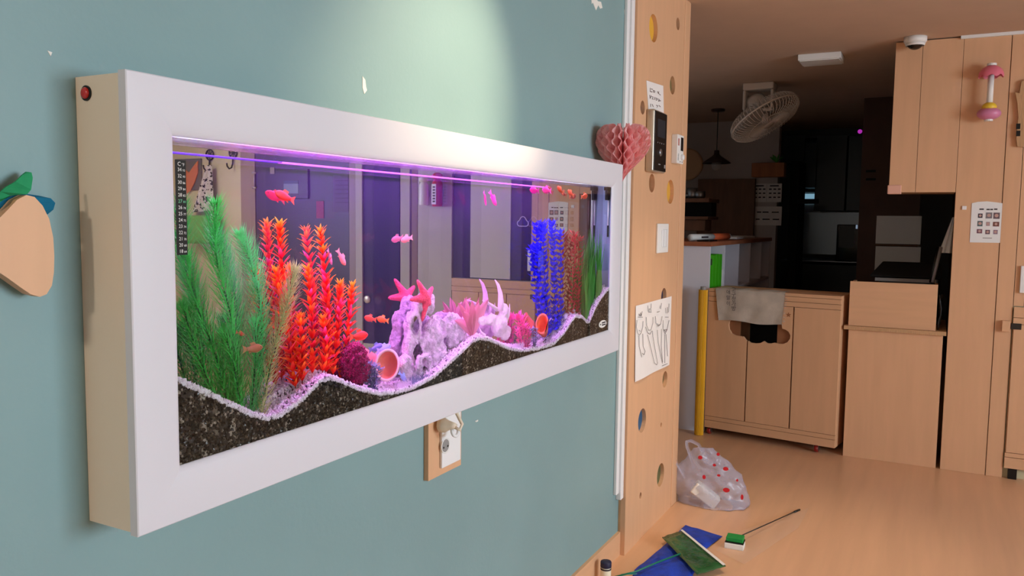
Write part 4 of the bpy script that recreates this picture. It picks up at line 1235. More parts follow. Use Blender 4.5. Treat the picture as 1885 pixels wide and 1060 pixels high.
def q4(P, u, v): return (P[0] * (1 - u) + P[3] * u) * (1 - v) + (P[1] * (1 - u) + P[2] * u) * v
mb = MB()
mb.grid(lambda u, v: q4(gc, u, v) + V3(0, 0, 0.004 * noise.noise(Vector((u * 5, v * 5, 2)))), 12, 12)
ob = mb.build('packet_film', 'green_pack', t, smooth=True)
so_ = ob.modifiers.new('solid', 'SOLIDIFY'); so_.thickness = 0.004; so_.offset = -1
hd4 = [gc[0] + (gc[1] - gc[0]) * 0.90 + V3(0, 0, 0.003), gc[1] + V3(0, 0, 0.003), gc[2] + V3(0, 0, 0.003), gc[3] + (gc[2] - gc[3]) * 0.90 + V3(0, 0, 0.003)]
MB().grid(lambda u, v: q4(hd4, u, v) + V3(0, 0, 0.0015), 6, 3).build('header_strip', 'white', t)
t2 = thing('net_handle', FPT(1178, 1060) * V3(1, 1, 0), 'green wire net handle lying over the blue net', 'net handle')
MB().tube([FPT(1130, 1062, 0.006), FPT(1170, 1052, 0.020), FPT(1210, 1035, 0.026), FPT(1252, 1019, 0.030)], 0.0034, 8).build('handle_rod', mat('handle_green', (10, 118, 92), rough=0.3), t2, smooth=True)
MB().tube([FPT(1122, 1068, 0.006), FPT(1145, 1057, 0.010), FPT(1172, 1056, 0.02)], 0.0022, 8).build('handle_loop', 'handle_green', t2, smooth=True)

# magnetic glass cleaner with a stick
a0, a1, a2, a3 = [FPT(*q, 0.0) for q in ((1330, 1000), (1372, 1010), (1366, 1018), (1328, 1004))]
c_ = FPT(1352, 1008, 0.0)
ux = FPT(1372, 1000) - FPT(1330, 993); ux[2] = 0; wl = np.linalg.norm(ux); ux /= wl
uy = V3(-ux[1], ux[0], 0)
t = thing('sponge_scraper', c_, 'green and white algae sponge with a black core on the floor', 'sponge')
MB().obox(c_ + uy * 0.004 + V3(0, 0, 0.011), ux * 0.038, uy * 0.026, V3(0, 0, 0.011)).build('white_pad', 'white', t, bevel=0.002)
MB().obox(c_ + uy * 0.012 + V3(0, 0, 0.0245), ux * 0.037, uy * 0.028, V3(0, 0, 0.0025)).build('black_core', 'black', t, bevel=0.001)
MB().obox(c_ + uy * 0.014 + V3(0, 0, 0.036), ux * 0.034, uy * 0.026, V3(0, 0, 0.009)).build('green_sponge', mat('sponge_green', (24, 142, 60), rough=0.8), t, bevel=0.003)
t = thing('thin_stick', FPT(1420, 965), 'thin dark metal stick lying on the floor beyond the sponge', 'stick')
MB().tube([FPT(1366, 985, 0.03), FPT(1420, 961, 0.016), FPT(1462, 942, 0.004)], 0.0024, 8).build('rod', 'iron', t, smooth=True)
MB().tube([FPT(1462, 942, 0.004), FPT(1472, 938, 0.003)], 0.0045, 8).build('tip', 'black', t, smooth=True)
mb = MB()
wc = [FPT(1318, 1014), FPT(1345, 985), FPT(1490, 935), FPT(1470, 972), FPT(1370, 1040)]
ow = drape([q[:2] for q in wc], 0.012, 8.1)
tag(ow.build('clear_wrapper', 'clear_film', smooth=True), 'crumpled clear plastic wrapper around the stick on the floor', 'wrapper')

# plastic carrier bag
bl = FPT(1310, 945)
bc = FPT(1312, 930) + V3(0.02, 0.0, 0)
dirv = ray(1312, 900) * V3(1, 1, 0); dirv /= np.linalg.norm(dirv)
side = V3(dirv[1], -dirv[0], 0)
K = 1 / pxm(bc)
t = thing('carrier_bag', bc * V3(1, 1, 0), 'crumpled translucent carrier bag with red prints on the floor by the panel', 'plastic bag')
def B3(px_, py_, dep=0.0):
    # a point of the bag: photo direction at the bag's own distance, dep along the view
    d = ray(px_, py_)
    s_ = ((bc + dirv * dep - CAM) @ dirv) / (d @ dirv)
    return CAM + d * s_
rowsb = [(957, 1293, 1345), (945, 1268, 1372), (925, 1252, 1379), (900, 1244, 1374), (875, 1244, 1362), (855, 1252, 1345), (838, 1268, 1326), (824, 1280, 1308)]
def bagf(u, v):
    x = v * (len(rowsb) - 1); k = min(int(x), len(rowsb) - 2); s_ = x - k
    y = rowsb[k][0] * (1 - s_) + rowsb[k + 1][0] * s_
    xl = rowsb[k][1] * (1 - s_) + rowsb[k + 1][1] * s_
    xr = rowsb[k][2] * (1 - s_) + rowsb[k + 1][2] * s_
    a = 2 * math.pi * u
    mid, half = (xl + xr) / 2, (xr - xl) / 2
    p = B3(mid + half * math.cos(a), y, -0.09 * math.sin(a) * (1 - 0.55 * v))
    w = Vector((p[0] * 30, p[1] * 30, p[2] * 30))
    cr = noise.noise(w) * 0.013 + abs(noise.noise(w * 1.6)) * 0.016 + abs(noise.noise(w * 3.4)) * 0.004
    q = p + side * cr * math.cos(a) - dirv * cr * math.sin(a)
    q[2] = max(q[2], 0.003)
    return q
MB().grid(bagf, 64, 40, True).build('bag_body', 'bag_film', t, smooth=True)
bd = t.children[-1]
def strap(pts, w):
    P = [B3(*q) for q in pts]
    mb = MB()
    n = len(P)
    v, f = [], []
    for i, p in enumerate(P):
        tg = P[min(i + 1, n - 1)] - P[max(i - 1, 0)]
        nn = np.cross(tg, dirv); nn /= np.linalg.norm(nn)
        for s_ in (-1, 0, 1):
            v.append(p + nn * w / 2 * s_ + dirv * (0.004 * (s_ == 0)))
    for i in range(n - 1):
        for k in range(2):
            f.append((i * 3 + k, i * 3 + k + 1, (i + 1) * 3 + k + 1, (i + 1) * 3 + k))
    mb.add(v, f).build('bag_handle', 'bag_film', t, smooth=True)
strap([(1278, 862, -0.04), (1272, 840, -0.04), (1265, 822, -0.03), (1264, 813, -0.02), (1272, 811, -0.01), (1286, 818, 0), (1294, 832, 0)], 0.016)
strap([(1262, 880, -0.05), (1252, 862, -0.05), (1243, 848, -0.04), (1241, 842, -0.04)], 0.016)
mat('bag_red', (196, 34, 44), rough=0.4)
for (px_, py_, rw, rh) in ((1289, 842, 4, 3.5), (1322, 836, 3, 3), (1336, 863, 5, 3.6), (1337, 902, 6, 4.2), (1315, 856, 3, 2.5), (1296, 878, 3, 4), (1366, 915, 2.5, 5), (1323, 875, 3, 2.2), (1357, 884, 2, 2.4)):
    c_ = B3(px_, py_, -0.105 + 0.03 * abs((px_ - 1312) / 60))
    mb = MB()
    n = 12
    v = [c_ + side * (rw * K * math.cos(2 * math.pi * k / n)) + V3(0, 0, rh * K * math.sin(2 * math.pi * k / n)) for k in range(n)]
    v2 = [p + dirv * 0.002 for p in v]
    mb.add(v + v2, [tuple(range(n)), tuple(range(2 * n - 1, n - 1, -1))] + [(k, (k + 1) % n, n + (k + 1) % n, n + k) for k in range(n)])
    mb.build('red_print', 'bag_red', bd)
c_ = B3(1298, 925, -0.035)
tw = thing('white_packet', c_ * V3(1, 1, 0), 'white packet lying inside the carrier bag', 'packet')
ux = (B3(1322, 945, -0.03) - B3(1274, 908, -0.03)); ux /= np.linalg.norm(ux)
uz = np.cross(ux, dirv); uz /= np.linalg.norm(uz)
if uz[2] < 0: uz = -uz
c_[2] = max(c_[2], 0.055)
MB().obox(c_, ux * 0.066, dirv * 0.030, uz * 0.030).build('packet_body', 'white', tw, bevel=0.008)
c_ = B3(1345, 930, 0.0)
tag(MB().sphere((c_[0], c_[1], 0.055), 0.05, 12, 8, (1.2, 1, 1)).build('crumpled_wrap', 'clear_film', smooth=True), 'crumpled clear wrap inside the carrier bag', 'wrapper')
# ------------------------------------------------------------------ cabinets along the far side of the room
def xbox(x, d, a0, b0, a1, b1):
    p, q = PX(x, a0, b0), PX(x, a1, b1)
    return MB().box((x, p[1], p[2]), (x + d, q[1], q[2]))
# upper cabinet
t = thing('upper_cabinet', (XC + 0.17, -0.985, 1.505), 'plywood upper cabinet hung from the ceiling over the counter', 'cabinet')
MB().box((XC + 0.020, -1.145, 1.507), (XC + 0.36, -0.825, ZC - 0.004)).build('body', 'plywood', t)
MB().box((XC, -0.953, 1.505), (XC + 0.019, -0.823, ZC - 0.006)).build('door', 'plywood', t, bevel=0.001)
MB().box((XC, -1.1455, 1.505), (XC + 0.019, -0.955, ZC - 0.006)).build('door', 'plywood', t, bevel=0.001)
g_ = MB().box((XC - 0.006, -0.885, 1.496), (XC + 0.06, -0.816, 1.545)).build('corner_guard', mat('guard_pink', (232, 178, 156), rough=0.6), t, bevel=0.004)
g_['label'] = 'soft pink corner guard'
# counter cabinet and wooden box
t = thing('counter_cabinet', (XC + 0.3, -0.885, 0), 'tall plywood counter cabinet with a thick overhanging top', 'cabinet')
MB().box((XC + 0.004, -1.126, 0), (XC + 0.60, -0.652, 0.734)).build('body', 'plywood', t, bevel=0.001)
MB().prism([[(XC - 0.016, -1.141), (XC + 0.62, -1.141), (XC + 0.62, -0.653), (XC + 0.07, -0.653), (XC + 0.07, -0.628), (XC - 0.016, -0.628)]], lambda u, v, d: (u, v, d), 0.735, 0.756).build('worktop', 'ply_edge', t)
t = thing('plywood_box', (XC + 0.13, -0.868, 0.756), 'open plywood box standing on the counter cabinet', 'box')
bx = MB()
bx.box((XC, -1.089, 0.757), (XC + 0.016, -0.649, 1.008))
bx.build('front_board', 'plywood_h', t, bevel=0.001)
MB().box((XC + 0.25, -1.089, 0.757), (XC + 0.266, -0.649, 0.95)).build('back_board', 'plywood_h', t)
for y in (-1.089, -0.665):
    MB().box((XC + 0.016, y, 0.757), (XC + 0.25, y + 0.016, 1.0)).build('side_board', 'plywood_h', t)
MB().box((XC + 0.016, -1.073, 0.757), (XC + 0.25, -0.665, 0.767)).build('base_board', 'plywood_h', t)
# printer behind the box
t = thing('printer', (XC + 0.43, -0.9, 0.756), 'black printer behind the plywood box on the counter', 'printer')
MB().box((XC + 0.28, -1.10, 0.757), (XC + 0.58, -0.78, 1.03)).build('casing', 'black', t, bevel=0.015)
MB().add([(XC + 0.27, -1.11, 1.035), (XC + 0.27, -0.73, 1.035), (XC + 0.56, -0.78, 1.105), (XC + 0.56, -1.10, 1.105), (XC + 0.27, -1.11, 1.02), (XC + 0.27, -0.73, 1.02), (XC + 0.56, -0.78, 1.03), (XC + 0.56, -1.10, 1.03)],
         [(0, 1, 2, 3), (4, 7, 6, 5), (0, 4, 5, 1), (1, 5, 6, 2), (2, 6, 7, 3), (3, 7, 4, 0)]).build('lid', 'black_matte', t, bevel=0.01)
MB().box((XC + 0.262, -1.08, 1.0), (XC + 0.28, -0.76, 1.018)).build('paper_tray', 'grey', t)
# rolled posters beside the pillar
t = thing('rolled_poster', (XC + 0.3, -1.10, 0.77), 'white rolled poster leaning in the gap beside the plywood pillar', 'poster roll')
a_, b_ = PX(XC + 0.20, 1716, 520), PX(XC + 0.26, 1732, 455)
MB().tube([a_, b_], 0.010, 10).build('tube', 'grey', t, smooth=True)
MB().tube([PX(XC + 0.2, 1713, 520), PX(XC + 0.26, 1727, 455)], 0.008, 8).build('dark_rod', 'black', t, smooth=True)
p0, p1, p2, p3 = PX(XC + 0.25, 1728, 465), PX(XC + 0.25, 1752, 466), PX(XC + 0.28, 1757, 400), PX(XC + 0.28, 1753, 400)
MB().grid(lambda u, v: (p0 * (1 - u) + p1 * u) * (1 - v) + (p3 * (1 - u) + p2 * u) * v + V3(0.012 * math.sin(u * 14), 0, 0), 12, 5).build('white_sheet', 'white', t, smooth=True)
t = thing('cable_bundle', (XC + 0.12, -1.105, 0.757), 'tangle of black cables in the gap beside the plywood box', 'cable')
r_ = random.Random(4)
for k in range(4):
    MB().tube([(XC + 0.02 + 0.02 * k, -1.105 + 0.006 * math.sin(j * 1.3 + k), 0.762 + 0.03 * j + 0.01 * math.cos(k * 2 + j)) for j in range(7)], 0.003, 6).build('cable', 'black', t, smooth=True)

# low cabinet on casters, turned a little, with a cloud-shaped cut-out
O_ = V3(5.0, 0.167, 0)
U_ = V3(4.89, -0.61, 0) - O_
WC = float(np.linalg.norm(U_)); U_ /= WC
N_ = V3(-U_[1], U_[0], 0)
if N_[0] < 0: N_ = -N_
def PC(a, c, dep=0.0):
    d = ray(a, c); o = O_ + N_ * dep
    s_ = ((o - CAM) @ N_) / (d @ N_)
    p = CAM + d * s_
    return float((p - O_) @ U_), float(p[2])
CB = lambda u, v, d: tuple(O_ + U_ * u + N_ * d + V3(0, 0, v))
t = thing('rolling_cabinet', O_ + U_ * WC / 2, 'low plywood cabinet on red casters with a cloud-shaped cut-out', 'cabinet')
zc0, zc1 = 0.047, 0.922
def cbox(u0, u1, v0, v1, d0, d1): return MB().prism([[(u0, v0), (u1, v0), (u1, v1), (u0, v1)]], CB, d0, d1)
for nm, a in (('top_board', (0, WC, zc1 - 0.018, zc1, 0, 0.30)), ('base_board', (0, WC, zc0, zc0 + 0.018, 0.019, 0.30)), ('side_board', (0, 0.018, zc0 + 0.018, zc1 - 0.018, 0.019, 0.30)), ('side_board', (WC - 0.018, WC, zc0 + 0.018, zc1 - 0.018, 0.019, 0.30)), ('back_board', (0.018, WC - 0.018, zc0 + 0.018, zc1 - 0.018, 0.29, 0.30))):
    cbox(*a).build(nm, 'plywood_h' if 'board' in nm else 'plywood', t)
zt1, zt2 = PC(1308, 545)[1], PC(1308, 554)[1]
zb1, zb2 = PC(1300, 764.5)[1], PC(1299, 772)[1]
def rail_(v0, v1, m='plywood_h'):
    cbox(0.0, WC, v0 + 0.0012, v1 - 0.0012, 0, 0.019).build('front_rail', m, t)
rail_(zt1, zc1 - 0.019); rail_(zt2, zt1); rail_(zb2, zb1); rail_(zc0, zb2)
s1 = PC(1373, 700)[0]; s2 = PC(1456, 700)[0]
g = 0.004
cl = [(370, 640), (362, 690), (370, 760), (410, 830), (470, 860), (600, 880), (640, 935), (720, 980), (800, 990), (880, 985), (935, 955), (980, 985), (1040, 993), (1100, 980), (1180, 995), (1250, 998), (1320, 970), (1360, 915), (1368, 860), (1340, 800), (1290, 765), (1235, 750), (1225, 665), (1100, 600), (800, 570), (500, 580), (400, 600)]
cl = [PC(1300 + x / 8.833, 520 + y / 8.833) for x, y in cl]
low = [p for p in cl]
zl, zh = zb1 + 0.0012, zt2 - 0.0012
# split the cloud outline at the seam between the first two doors
def crossing(poly, u):
    out = []
    for i in range(len(poly)):
        a, b_ = poly[i], poly[(i + 1) % len(poly)]
        if (a[0] - u) * (b_[0] - u) < 0:
            s_ = (u - a[0]) / (b_[0] - a[0]); out.append((i, (u, a[1] + s_ * (b_[1] - a[1]))))
    return out
cr = crossing(cl, s1)
(iA, pA), (iB, pB) = sorted(cr, key=lambda q: q[1][1])            # lower, upper crossing
n = len(cl)
left_part = [p for p in cl if p[0] < s1]
right_part = [p for p in cl if p[0] >= s1]
def rot_from(seq_pred):
    k0 = next(i for i in range(n) if seq_pred(cl[i]) and not seq_pred(cl[i - 1]))
    out = []
    i = k0
    while seq_pred(cl[i % n]) and len(out) < n:
        out.append(cl[i % n]); i += 1
    return out
lp_ = rot_from(lambda p: p[0] < s1)
rp_ = rot_from(lambda p: p[0] >= s1)
if lp_[0][1] > lp_[-1][1]: lp_ = lp_[::-1]
if rp_[0][1] < rp_[-1][1]: rp_ = rp_[::-1]
# first door: counter-clockwise, right edge carries the left half of the cloud
d1 = [(0.0, zl), (s1 - g, zl), (s1 - g, pA[1])] + [p for p in lp_ if p[0] < s1 - g] + [(s1 - g, pB[1]), (s1 - g, zh), (0.0, zh)]
d2 = [(s1 + g, zl), (s2 - g, zl), (s2 - g, zh), (s1 + g, zh), (s1 + g, pB[1])] + [p for p in rp_ if p[0] > s1 + g] + [(s1 + g, pA[1])]
MB().prism([d1], CB, 0, 0.019).build('door', 'plywood', t)
MB().prism([d2], CB, 0, 0.019).build('door', 'plywood', t)
dr2 = t.children[-1]
cbox(s2 + g, WC, zl, zh, 0, 0.019).build('door', 'plywood', t)
um, vm = PC(1360, 600)[0], PC(1360, 612)[1]
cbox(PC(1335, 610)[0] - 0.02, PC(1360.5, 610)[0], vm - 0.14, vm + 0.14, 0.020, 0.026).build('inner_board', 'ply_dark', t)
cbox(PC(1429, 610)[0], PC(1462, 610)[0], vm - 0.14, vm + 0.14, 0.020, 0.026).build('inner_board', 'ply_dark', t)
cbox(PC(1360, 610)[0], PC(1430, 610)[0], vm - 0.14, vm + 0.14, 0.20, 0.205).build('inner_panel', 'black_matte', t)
sc_ = PC(1451.5, 579.5)
star = [(sc_[0] + (0.016 if k % 2 == 0 else 0.0068) * math.sin(k * math.pi / 5), sc_[1] + (0.016 if k % 2 == 0 else 0.0068) * math.cos(k * math.pi / 5)) for k in range(10)]
MB().prism([star], CB, -0.0008, 0.001).build('star_cutout', 'ply_dark', dr2)
for a, c, lab in ((1500, 835, 1), (1291, 797, 0)):
    u_ = PC(a, 826 if lab else 788)[0]
    cpt = O_ + U_ * (u_ if lab else 0.02) + N_ * 0.035
    w_ = MB().lathe([(0.004, -0.011), (0.021, -0.010), (0.022, -0.004), (0.022, 0.004), (0.021, 0.010), (0.004, 0.011)], cpt + V3(0, 0, 0.022), U_, 20).build('caster_wheel', mat('caster_red%d' % lab, (150, 40, 34), rough=0.3), t, smooth=True)
    f_ = MB()
    for s_ in (-1, 1):
        f_.obox(cpt + U_ * 0.0135 * s_ + V3(0, 0, 0.030), U_ * 0.0012, N_ * 0.012, V3(0, 0, 0.017))
    f_.build('caster_fork', 'steel', w_)

# towel over the cabinet front
tw = thing('hand_towel', O_ + U_ * PC(1380, 560)[0] + V3(0, 0, PC(1380, 595)[1]), 'off-white hand towel with handwriting hung over the cloud cut-out cabinet', 'towel')
mat('towel', (206, 194, 180), rough=0.95, var=0.10, vscale=14, bump=0.4, bscale=350)
TC = [PC(1318, 527), PC(1446, 538), PC(1440, 598), PC(1324, 589)]
def tf(u, v):
    if v < 0.16:                                       # lies back over the top
        s_ = (0.16 - v) / 0.16
        uu = TC[0][0] + (TC[1][0] - TC[0][0]) * u
        return CB(uu, zc1 + 0.004 + 0.002 * math.sin(u * 20), -0.006 + 0.12 * s_)
    s_ = (v - 0.16) / 0.84
    uu = (TC[0][0] * (1 - u) + TC[1][0] * u) * (1 - s_) + (TC[3][0] * (1 - u) + TC[2][0] * u) * s_
    z0 = zc1 + 0.003
    z1 = TC[3][1] * (1 - u) + TC[2][1] * u + 0.006 * math.sin(u * 7)
    wob = 0.004 * (1 + math.sin(u * 17 + 3 * s_)) * s_ + 0.003 * noise.noise(Vector((u * 8, s_ * 5, 1))) * s_
    return CB(uu, z0 + (z1 - z0) * s_, -0.006 - max(0, wob))
MB().grid(tf, 34, 22).build('cloth', 'towel', tw, smooth=True)
fr = MB()
r_ = random.Random(9)
for k in range(26):
    v_ = 0.2 + 0.8 * k / 25
    p = np.array(tf(1.0, min(v_, 1)))
    q = p + U_ * r_.uniform(0.006, 0.02) + V3(0, 0, r_.uniform(-0.012, 0.008))
    m_ = (p + q) / 2 - N_ * 0.004
    fr.tube([p, m_, q], 0.0009, 4)
fr.build('fringe', 'towel', tw)
def tcol(chars, px_, py_, dy, size):
    for k, ch in enumerate(chars):
        u_, v_ = PC(px_, py_ + dy * k)
        org = np.array(CB(u_, v_, -0.0175))
        text('pen_mark', ch, size, tuple(org), tuple(U_), (0, 0, 1), 'ink', tw)
tcol('고구정가방', 1348, 536, 8.6, 0.032)
tcol('애말이', 1338.5, 540, 10.5, 0.030)

# yellow corner cushion
p = PZ(0, 1291, 793)
GY = float(PX(4.968, 1290, 680)[1])
t = thing('yellow_foam_guard', (4.968, GY, 0.002), 'tall ribbed yellow foam post guard beside the rolling cabinet', 'foam guard')
mat('yellow_foam', (232, 172, 22), rough=0.6, var=0.08, vscale=5)
mb = MB()
n = 44
zt_ = PX(4.968, 1290, 533)[2]
v = []
for z in (0.002, zt_):
    for k in range(n):
        a = 2 * math.pi * k / n
        r_ = 0.026 + (0.0022 if k % 2 else 0)
        v.append((4.968 + r_ * 0.9 * math.cos(a), GY + r_ * math.sin(a), z))
mb.add(v, [(k, (k + 1) % n, n + (k + 1) % n, n + k) for k in range(n)] + [tuple(range(n - 1, -1, -1)), tuple(range(n, 2 * n))])
mb.build('foam_sleeve', 'yellow_foam', t)
MB().lathe([(0.018, 0), (0.018, 0.02)], (4.968, GY, zt_), n=16).build('post_end', 'grey', t)

# document shelf behind
t = thing('document_shelf', (6.1, 0.42, 0), 'white open document shelf with brown top and upright dividers', 'shelf')
mat('shelf_white', (226, 224, 234), rough=0.6); mat('shelf_brown', (156, 92, 62), rough=0.5, var=0.1, vscale=9)
SX = [float(PY(0.18, q, 470)[0]) for q in (1307, 1334, 1360, 1381, 1401)]
MB().box((SX[0], 0.18, 0), (SX[0] + 0.016, 0.62, 1.18)).build('side_panel', 'shelf_white', t)
MB().box((7.08, 0.18, 0), (7.098, 0.62, 1.18)).build('side_panel', 'shelf_white', t)
MB().box((SX[0] - 0.02, 0.17, 1.18), (7.12, 0.64, 1.207)).build('top_board', 'shelf_brown', t)
MB().box((SX[0] + 0.016, 0.60, 0), (7.08, 0.62, 1.18)).build('back_panel', 'shelf_white', t)
MB().box((SX[0] + 0.016, 0.18, 0.86), (7.08, 0.60, 0.88)).build('shelf_board', 'shelf_white', t)
for x in SX[1:]:
    MB().add([(x, 0.18, 0.88), (x, 0.60, 0.88), (x, 0.60, 1.178), (x, 0.18, 1.178), (x + 0.012, 0.18, 0.88), (x + 0.012, 0.60, 0.88), (x + 0.012, 0.60, 1.178), (x + 0.012, 0.18, 1.178)],
             [(0, 1, 2, 3), (7, 6, 5, 4), (0, 4, 5, 1), (1, 5, 6, 2), (2, 6, 7, 3), (3, 7, 4, 0)]).build('divider', 'shelf_white', t)
mat('folder_green', (66, 176, 20), rough=0.5)
for k in range(4):
    x = SX[0] + 0.02 + 0.082 * k
    tt = thing('document_folder', (x + 0.02, 0.33, 0.88), ['bright green document folder with a dark spine label in the white shelf', 'bright green folder next to the one with the dark label', 'bright green folder between two other plain green folders', 'bright green folder next to the thin white paper bundle'][k], 'folder', 'green folders in the document shelf')
    MB().box((x, 0.184, 0.881), (x + 0.080, 0.46, 1.125 - 0.004 * (k % 2))).build('cover', 'folder_green', tt, bevel=0.003)
    MB().box((x + 0.02, 0.183, 1.06), (x + 0.05, 0.1855, 1.10)).build('spine_label', 'folder_green' if k else 'ink', tt)
tag(MB().box((SX[1] - 0.045, 0.183, 0.881), (SX[1] - 0.006, 0.45, 1.02)).build('paper_bundle', 'white', bevel=0.002), 'thin white paper bundle beside the green folders', 'papers')
# things on the shelf top
def on_top(px0_, px1_, y_, r):
    a, c = PY(0.26, px0_, y_), PY(0.26, px1_, y_)
    return a[0], c[0]
tt = thing('banner_roll', (5.6, 0.30, 1.207), 'white and orange rolled banner lying on the brown shelf top', 'banner roll')
MB().tube([(5.18, 0.34, 1.230), (5.62, 0.31, 1.230)], 0.022, 14).build('white_roll', 'white', tt, smooth=True)
MB().tube([(5.62, 0.31, 1.230), (5.98, 0.285, 1.230)], 0.0225, 14).build('orange_roll', mat('roll_orange', (214, 96, 52), rough=0.6), tt, smooth=True)
MB().tube([(5.98, 0.285, 1.230), (6.0, 0.283, 1.230)], 0.020, 14).build('roll_end', 'white', tt, smooth=True)
MB().obox((5.40, 0.303, 1.230), (0.07, -0.005, 0), (0, 0.0008, 0), (0, 0, 0.006)).build('print_line', 'ink', tt)
tag(MB().box((6.08, 0.24, 1.207), (6.75, 0.45, 1.225)).build('paper_stack', 'paper', bevel=0.003), 'flat pale paper stack at the far end of the brown shelf top', 'papers')
tag(MB().box((5.15, 0.21, 1.2075), (5.36, 0.29, 1.217)).build('flat_folder', 'black', bevel=0.002), 'flat black folder in front of the banner roll', 'folder')

# ------------------------------------------------------------------ kitchen behind
XW = 8.1
b_ = MB().box((XW, 0.31, 0), (XW + 0.1, YK, ZC))
wk = struct('wall_kitchen_middle', b_, mat('wallpaper', (196, 186, 182), rough=0.9), 'dim pale wallpapered kitchen wall behind the pendant lamp', 'wall')
mat('wood_orange', (176, 104, 56), rough=0.5, var=0.12, vscale=5, stretch=(4, 4, .6)); mat('wood_brown', (122, 82, 58), rough=0.5, var=0.12, vscale=5, stretch=(4, 4, .6))
tag(xbox(XW - 0.062, 0.06, 1285, 330, 1383, 520).build('wooden_cupboard', 'wood_brown', bevel=0.004), 'tall brown wooden cupboard on the dim kitchen wall', 'cupboard')
tag(xbox(XW - 0.12, 0.12, 1384, 300, 1443, 325).build('wooden_shelf_box', 'wood_orange', bevel=0.004), 'short orange-brown wooden box shelf on the dim kitchen wall', 'shelf')
pl = thing('small_plant', PX(XW - 0.06, 1430, 300), 'tiny green plant on the orange-brown box shelf', 'plant')
for k in range(7):
    a = k * 0.9
    q = PX(XW - 0.06, 1430, 300)
    MB().add([q, q + V3(0.01, 0.03 * math.cos(a) - 0.01, 0.05 + 0.01 * math.sin(a)), q + V3(0, 0.07 * math.cos(a), 0.06 + 0.03 * math.sin(a)), q + V3(-0.01, 0.03 * math.cos(a) + 0.012, 0.03)], [(0, 1, 2, 3)]).build('leaf', 'grass_leaf', pl)
def notice(a0, b0, a1, b1, label, lines, cell=None):
    p, q = PX(XW - 0.003, a0, b0), PX(XW - 0.003, a1, b1)
    t_ = thing('wall_notice', ((XW - 0.003), (p[1] + q[1]) / 2, min(p[2], q[2])), label, 'notice')
    MB().box((XW - 0.003, p[1], p[2]), (XW - 0.0005, q[1], q[2])).build('sheet', 'paper', t_)
    for (u0, u1, v_) in lines:
        y0, y1 = p[1] + (q[1] - p[1]) * u0, p[1] + (q[1] - p[1]) * u1
        z_ = p[2] + (q[2] - p[2]) * v_
        MB().box((XW - 0.0042, y0, z_ - 0.006), (XW - 0.0032, y1, z_ + 0.006)).build('print_line', 'ink', t_)
L8 = [(0.2, 0.8, 0.12)] + [(0.15 + 0.3 * (k % 3), 0.33 + 0.3 * (k % 3), 0.3 + 0.22 * (k // 3)) for k in range(9)]
notice(1386, 338, 1410, 372, 'small printed notice sheet nearer the cupboard on the kitchen wall', L8)
notice(1412, 338, 1438, 372, 'small printed notice sheet under the orange-brown box shelf', L8)
notice(1386, 380, 1438, 415, 'wide white notice with two lines of print on the kitchen wall', [(0.15, 0.3, 0.3), (0.34, 0.55, 0.3), (0.66, 0.9, 0.3), (0.12, 0.25, 0.68), (0.35, 0.6, 0.68), (0.7, 0.92, 0.68)])
# wall shelf with dark kitchenware
tq = thing('kitchen_rack', PX(6.6, 1275, 430), 'dark wooden wall rack with kitchenware at the near side of the kitchen', 'rack')
for (b0, b1, a1) in ((365, 372, 1305), (398, 404, 1303)):
    p, q = PX(6.6, 1236, b0), PX(6.6, a1, b1)
    MB().box((6.6, p[1] + 0.10, p[2]), (6.95, q[1], q[2])).build('shelf_board', 'wood_brown', tq)
p, q = PX(6.62, 1238, 372), PX(6.62, 1300, 398)
MB().box((6.78, p[1] + 0.1, p[2]), (6.95, q[1], q[2])).build('back_board', 'black_matte', tq)
MB().box((6.70, 1.40, 1.30), (6.73, 1.599, 1.34)).build('wall_bracket', 'black_matte', tq)
xbox(6.64, 0.2, 1256, 404, 1298, 425).build('hanging_drawer', 'wood_brown', tq, bevel=0.006)
for k, (a, h_) in enumerate(((1262, 0.05), (1274, 0.09), (1288, 0.06))):
    p = PX(6.72, a, 365)
    z0 = PX(6.6, 1270, 365)[2]
    tag(MB().lathe([(0.035, 0), (0.045, 0.02), (0.045, h_), (0.04, h_), (0.036, 0.02), (0.002, 0.012)], (p[0], p[1], z0), n=20).build('kitchen_pot', 'steel', smooth=True),
        ['low metal pot at the near end of the dark wall rack', 'tall metal pot in the middle of the dark wall rack', 'small metal pot at the open end of the dark wall rack'][k], 'pot')
p = PX(7.6, 1266, 303)
tag(MB().lathe([(0.13, 0), (0.15, 0.01), (0.15, 0.03), (0.13, 0.035)], p, (-1, 0, 0), 30).build('wall_clock', mat('clock_wood', (190, 150, 112)), smooth=True), 'round pale wooden wall clock half hidden by the plywood post', 'clock')
# pendant lamp
p = PZ(ZC, 1322, 201)
t = thing('pendant_lamp', (p[0], p[1], ZC), 'dark cone pendant lamp hanging in the kitchen', 'lamp')
zl = PX(p[0], 1318, 300)[2]
mat('lamp_dark', (52, 30, 28), rough=0.4)
MB().lathe([(0.055, -0.02), (0.06, -0.012), (0.06, 0)], (p[0], p[1], ZC), n=24).build('canopy', 'lamp_dark', t, smooth=True)
MB().tube([(p[0], p[1], ZC - 0.02), (p[0], p[1], zl + 0.10)], 0.004, 6).build('cord', 'black', t)
MB().lathe([(0.022, 0.11), (0.024, 0.075), (0.04, 0.06), (0.125, 0.0), (0.122, -0.004), (0.036, 0.05)], (p[0], p[1], zl), n=30, cap=False).build('shade', 'lamp_dark', t, smooth=True)
MB().sphere((p[0], p[1], zl - 0.022), 0.045, 16, 10).build('bulb', 'glass_bulb', t, smooth=True)

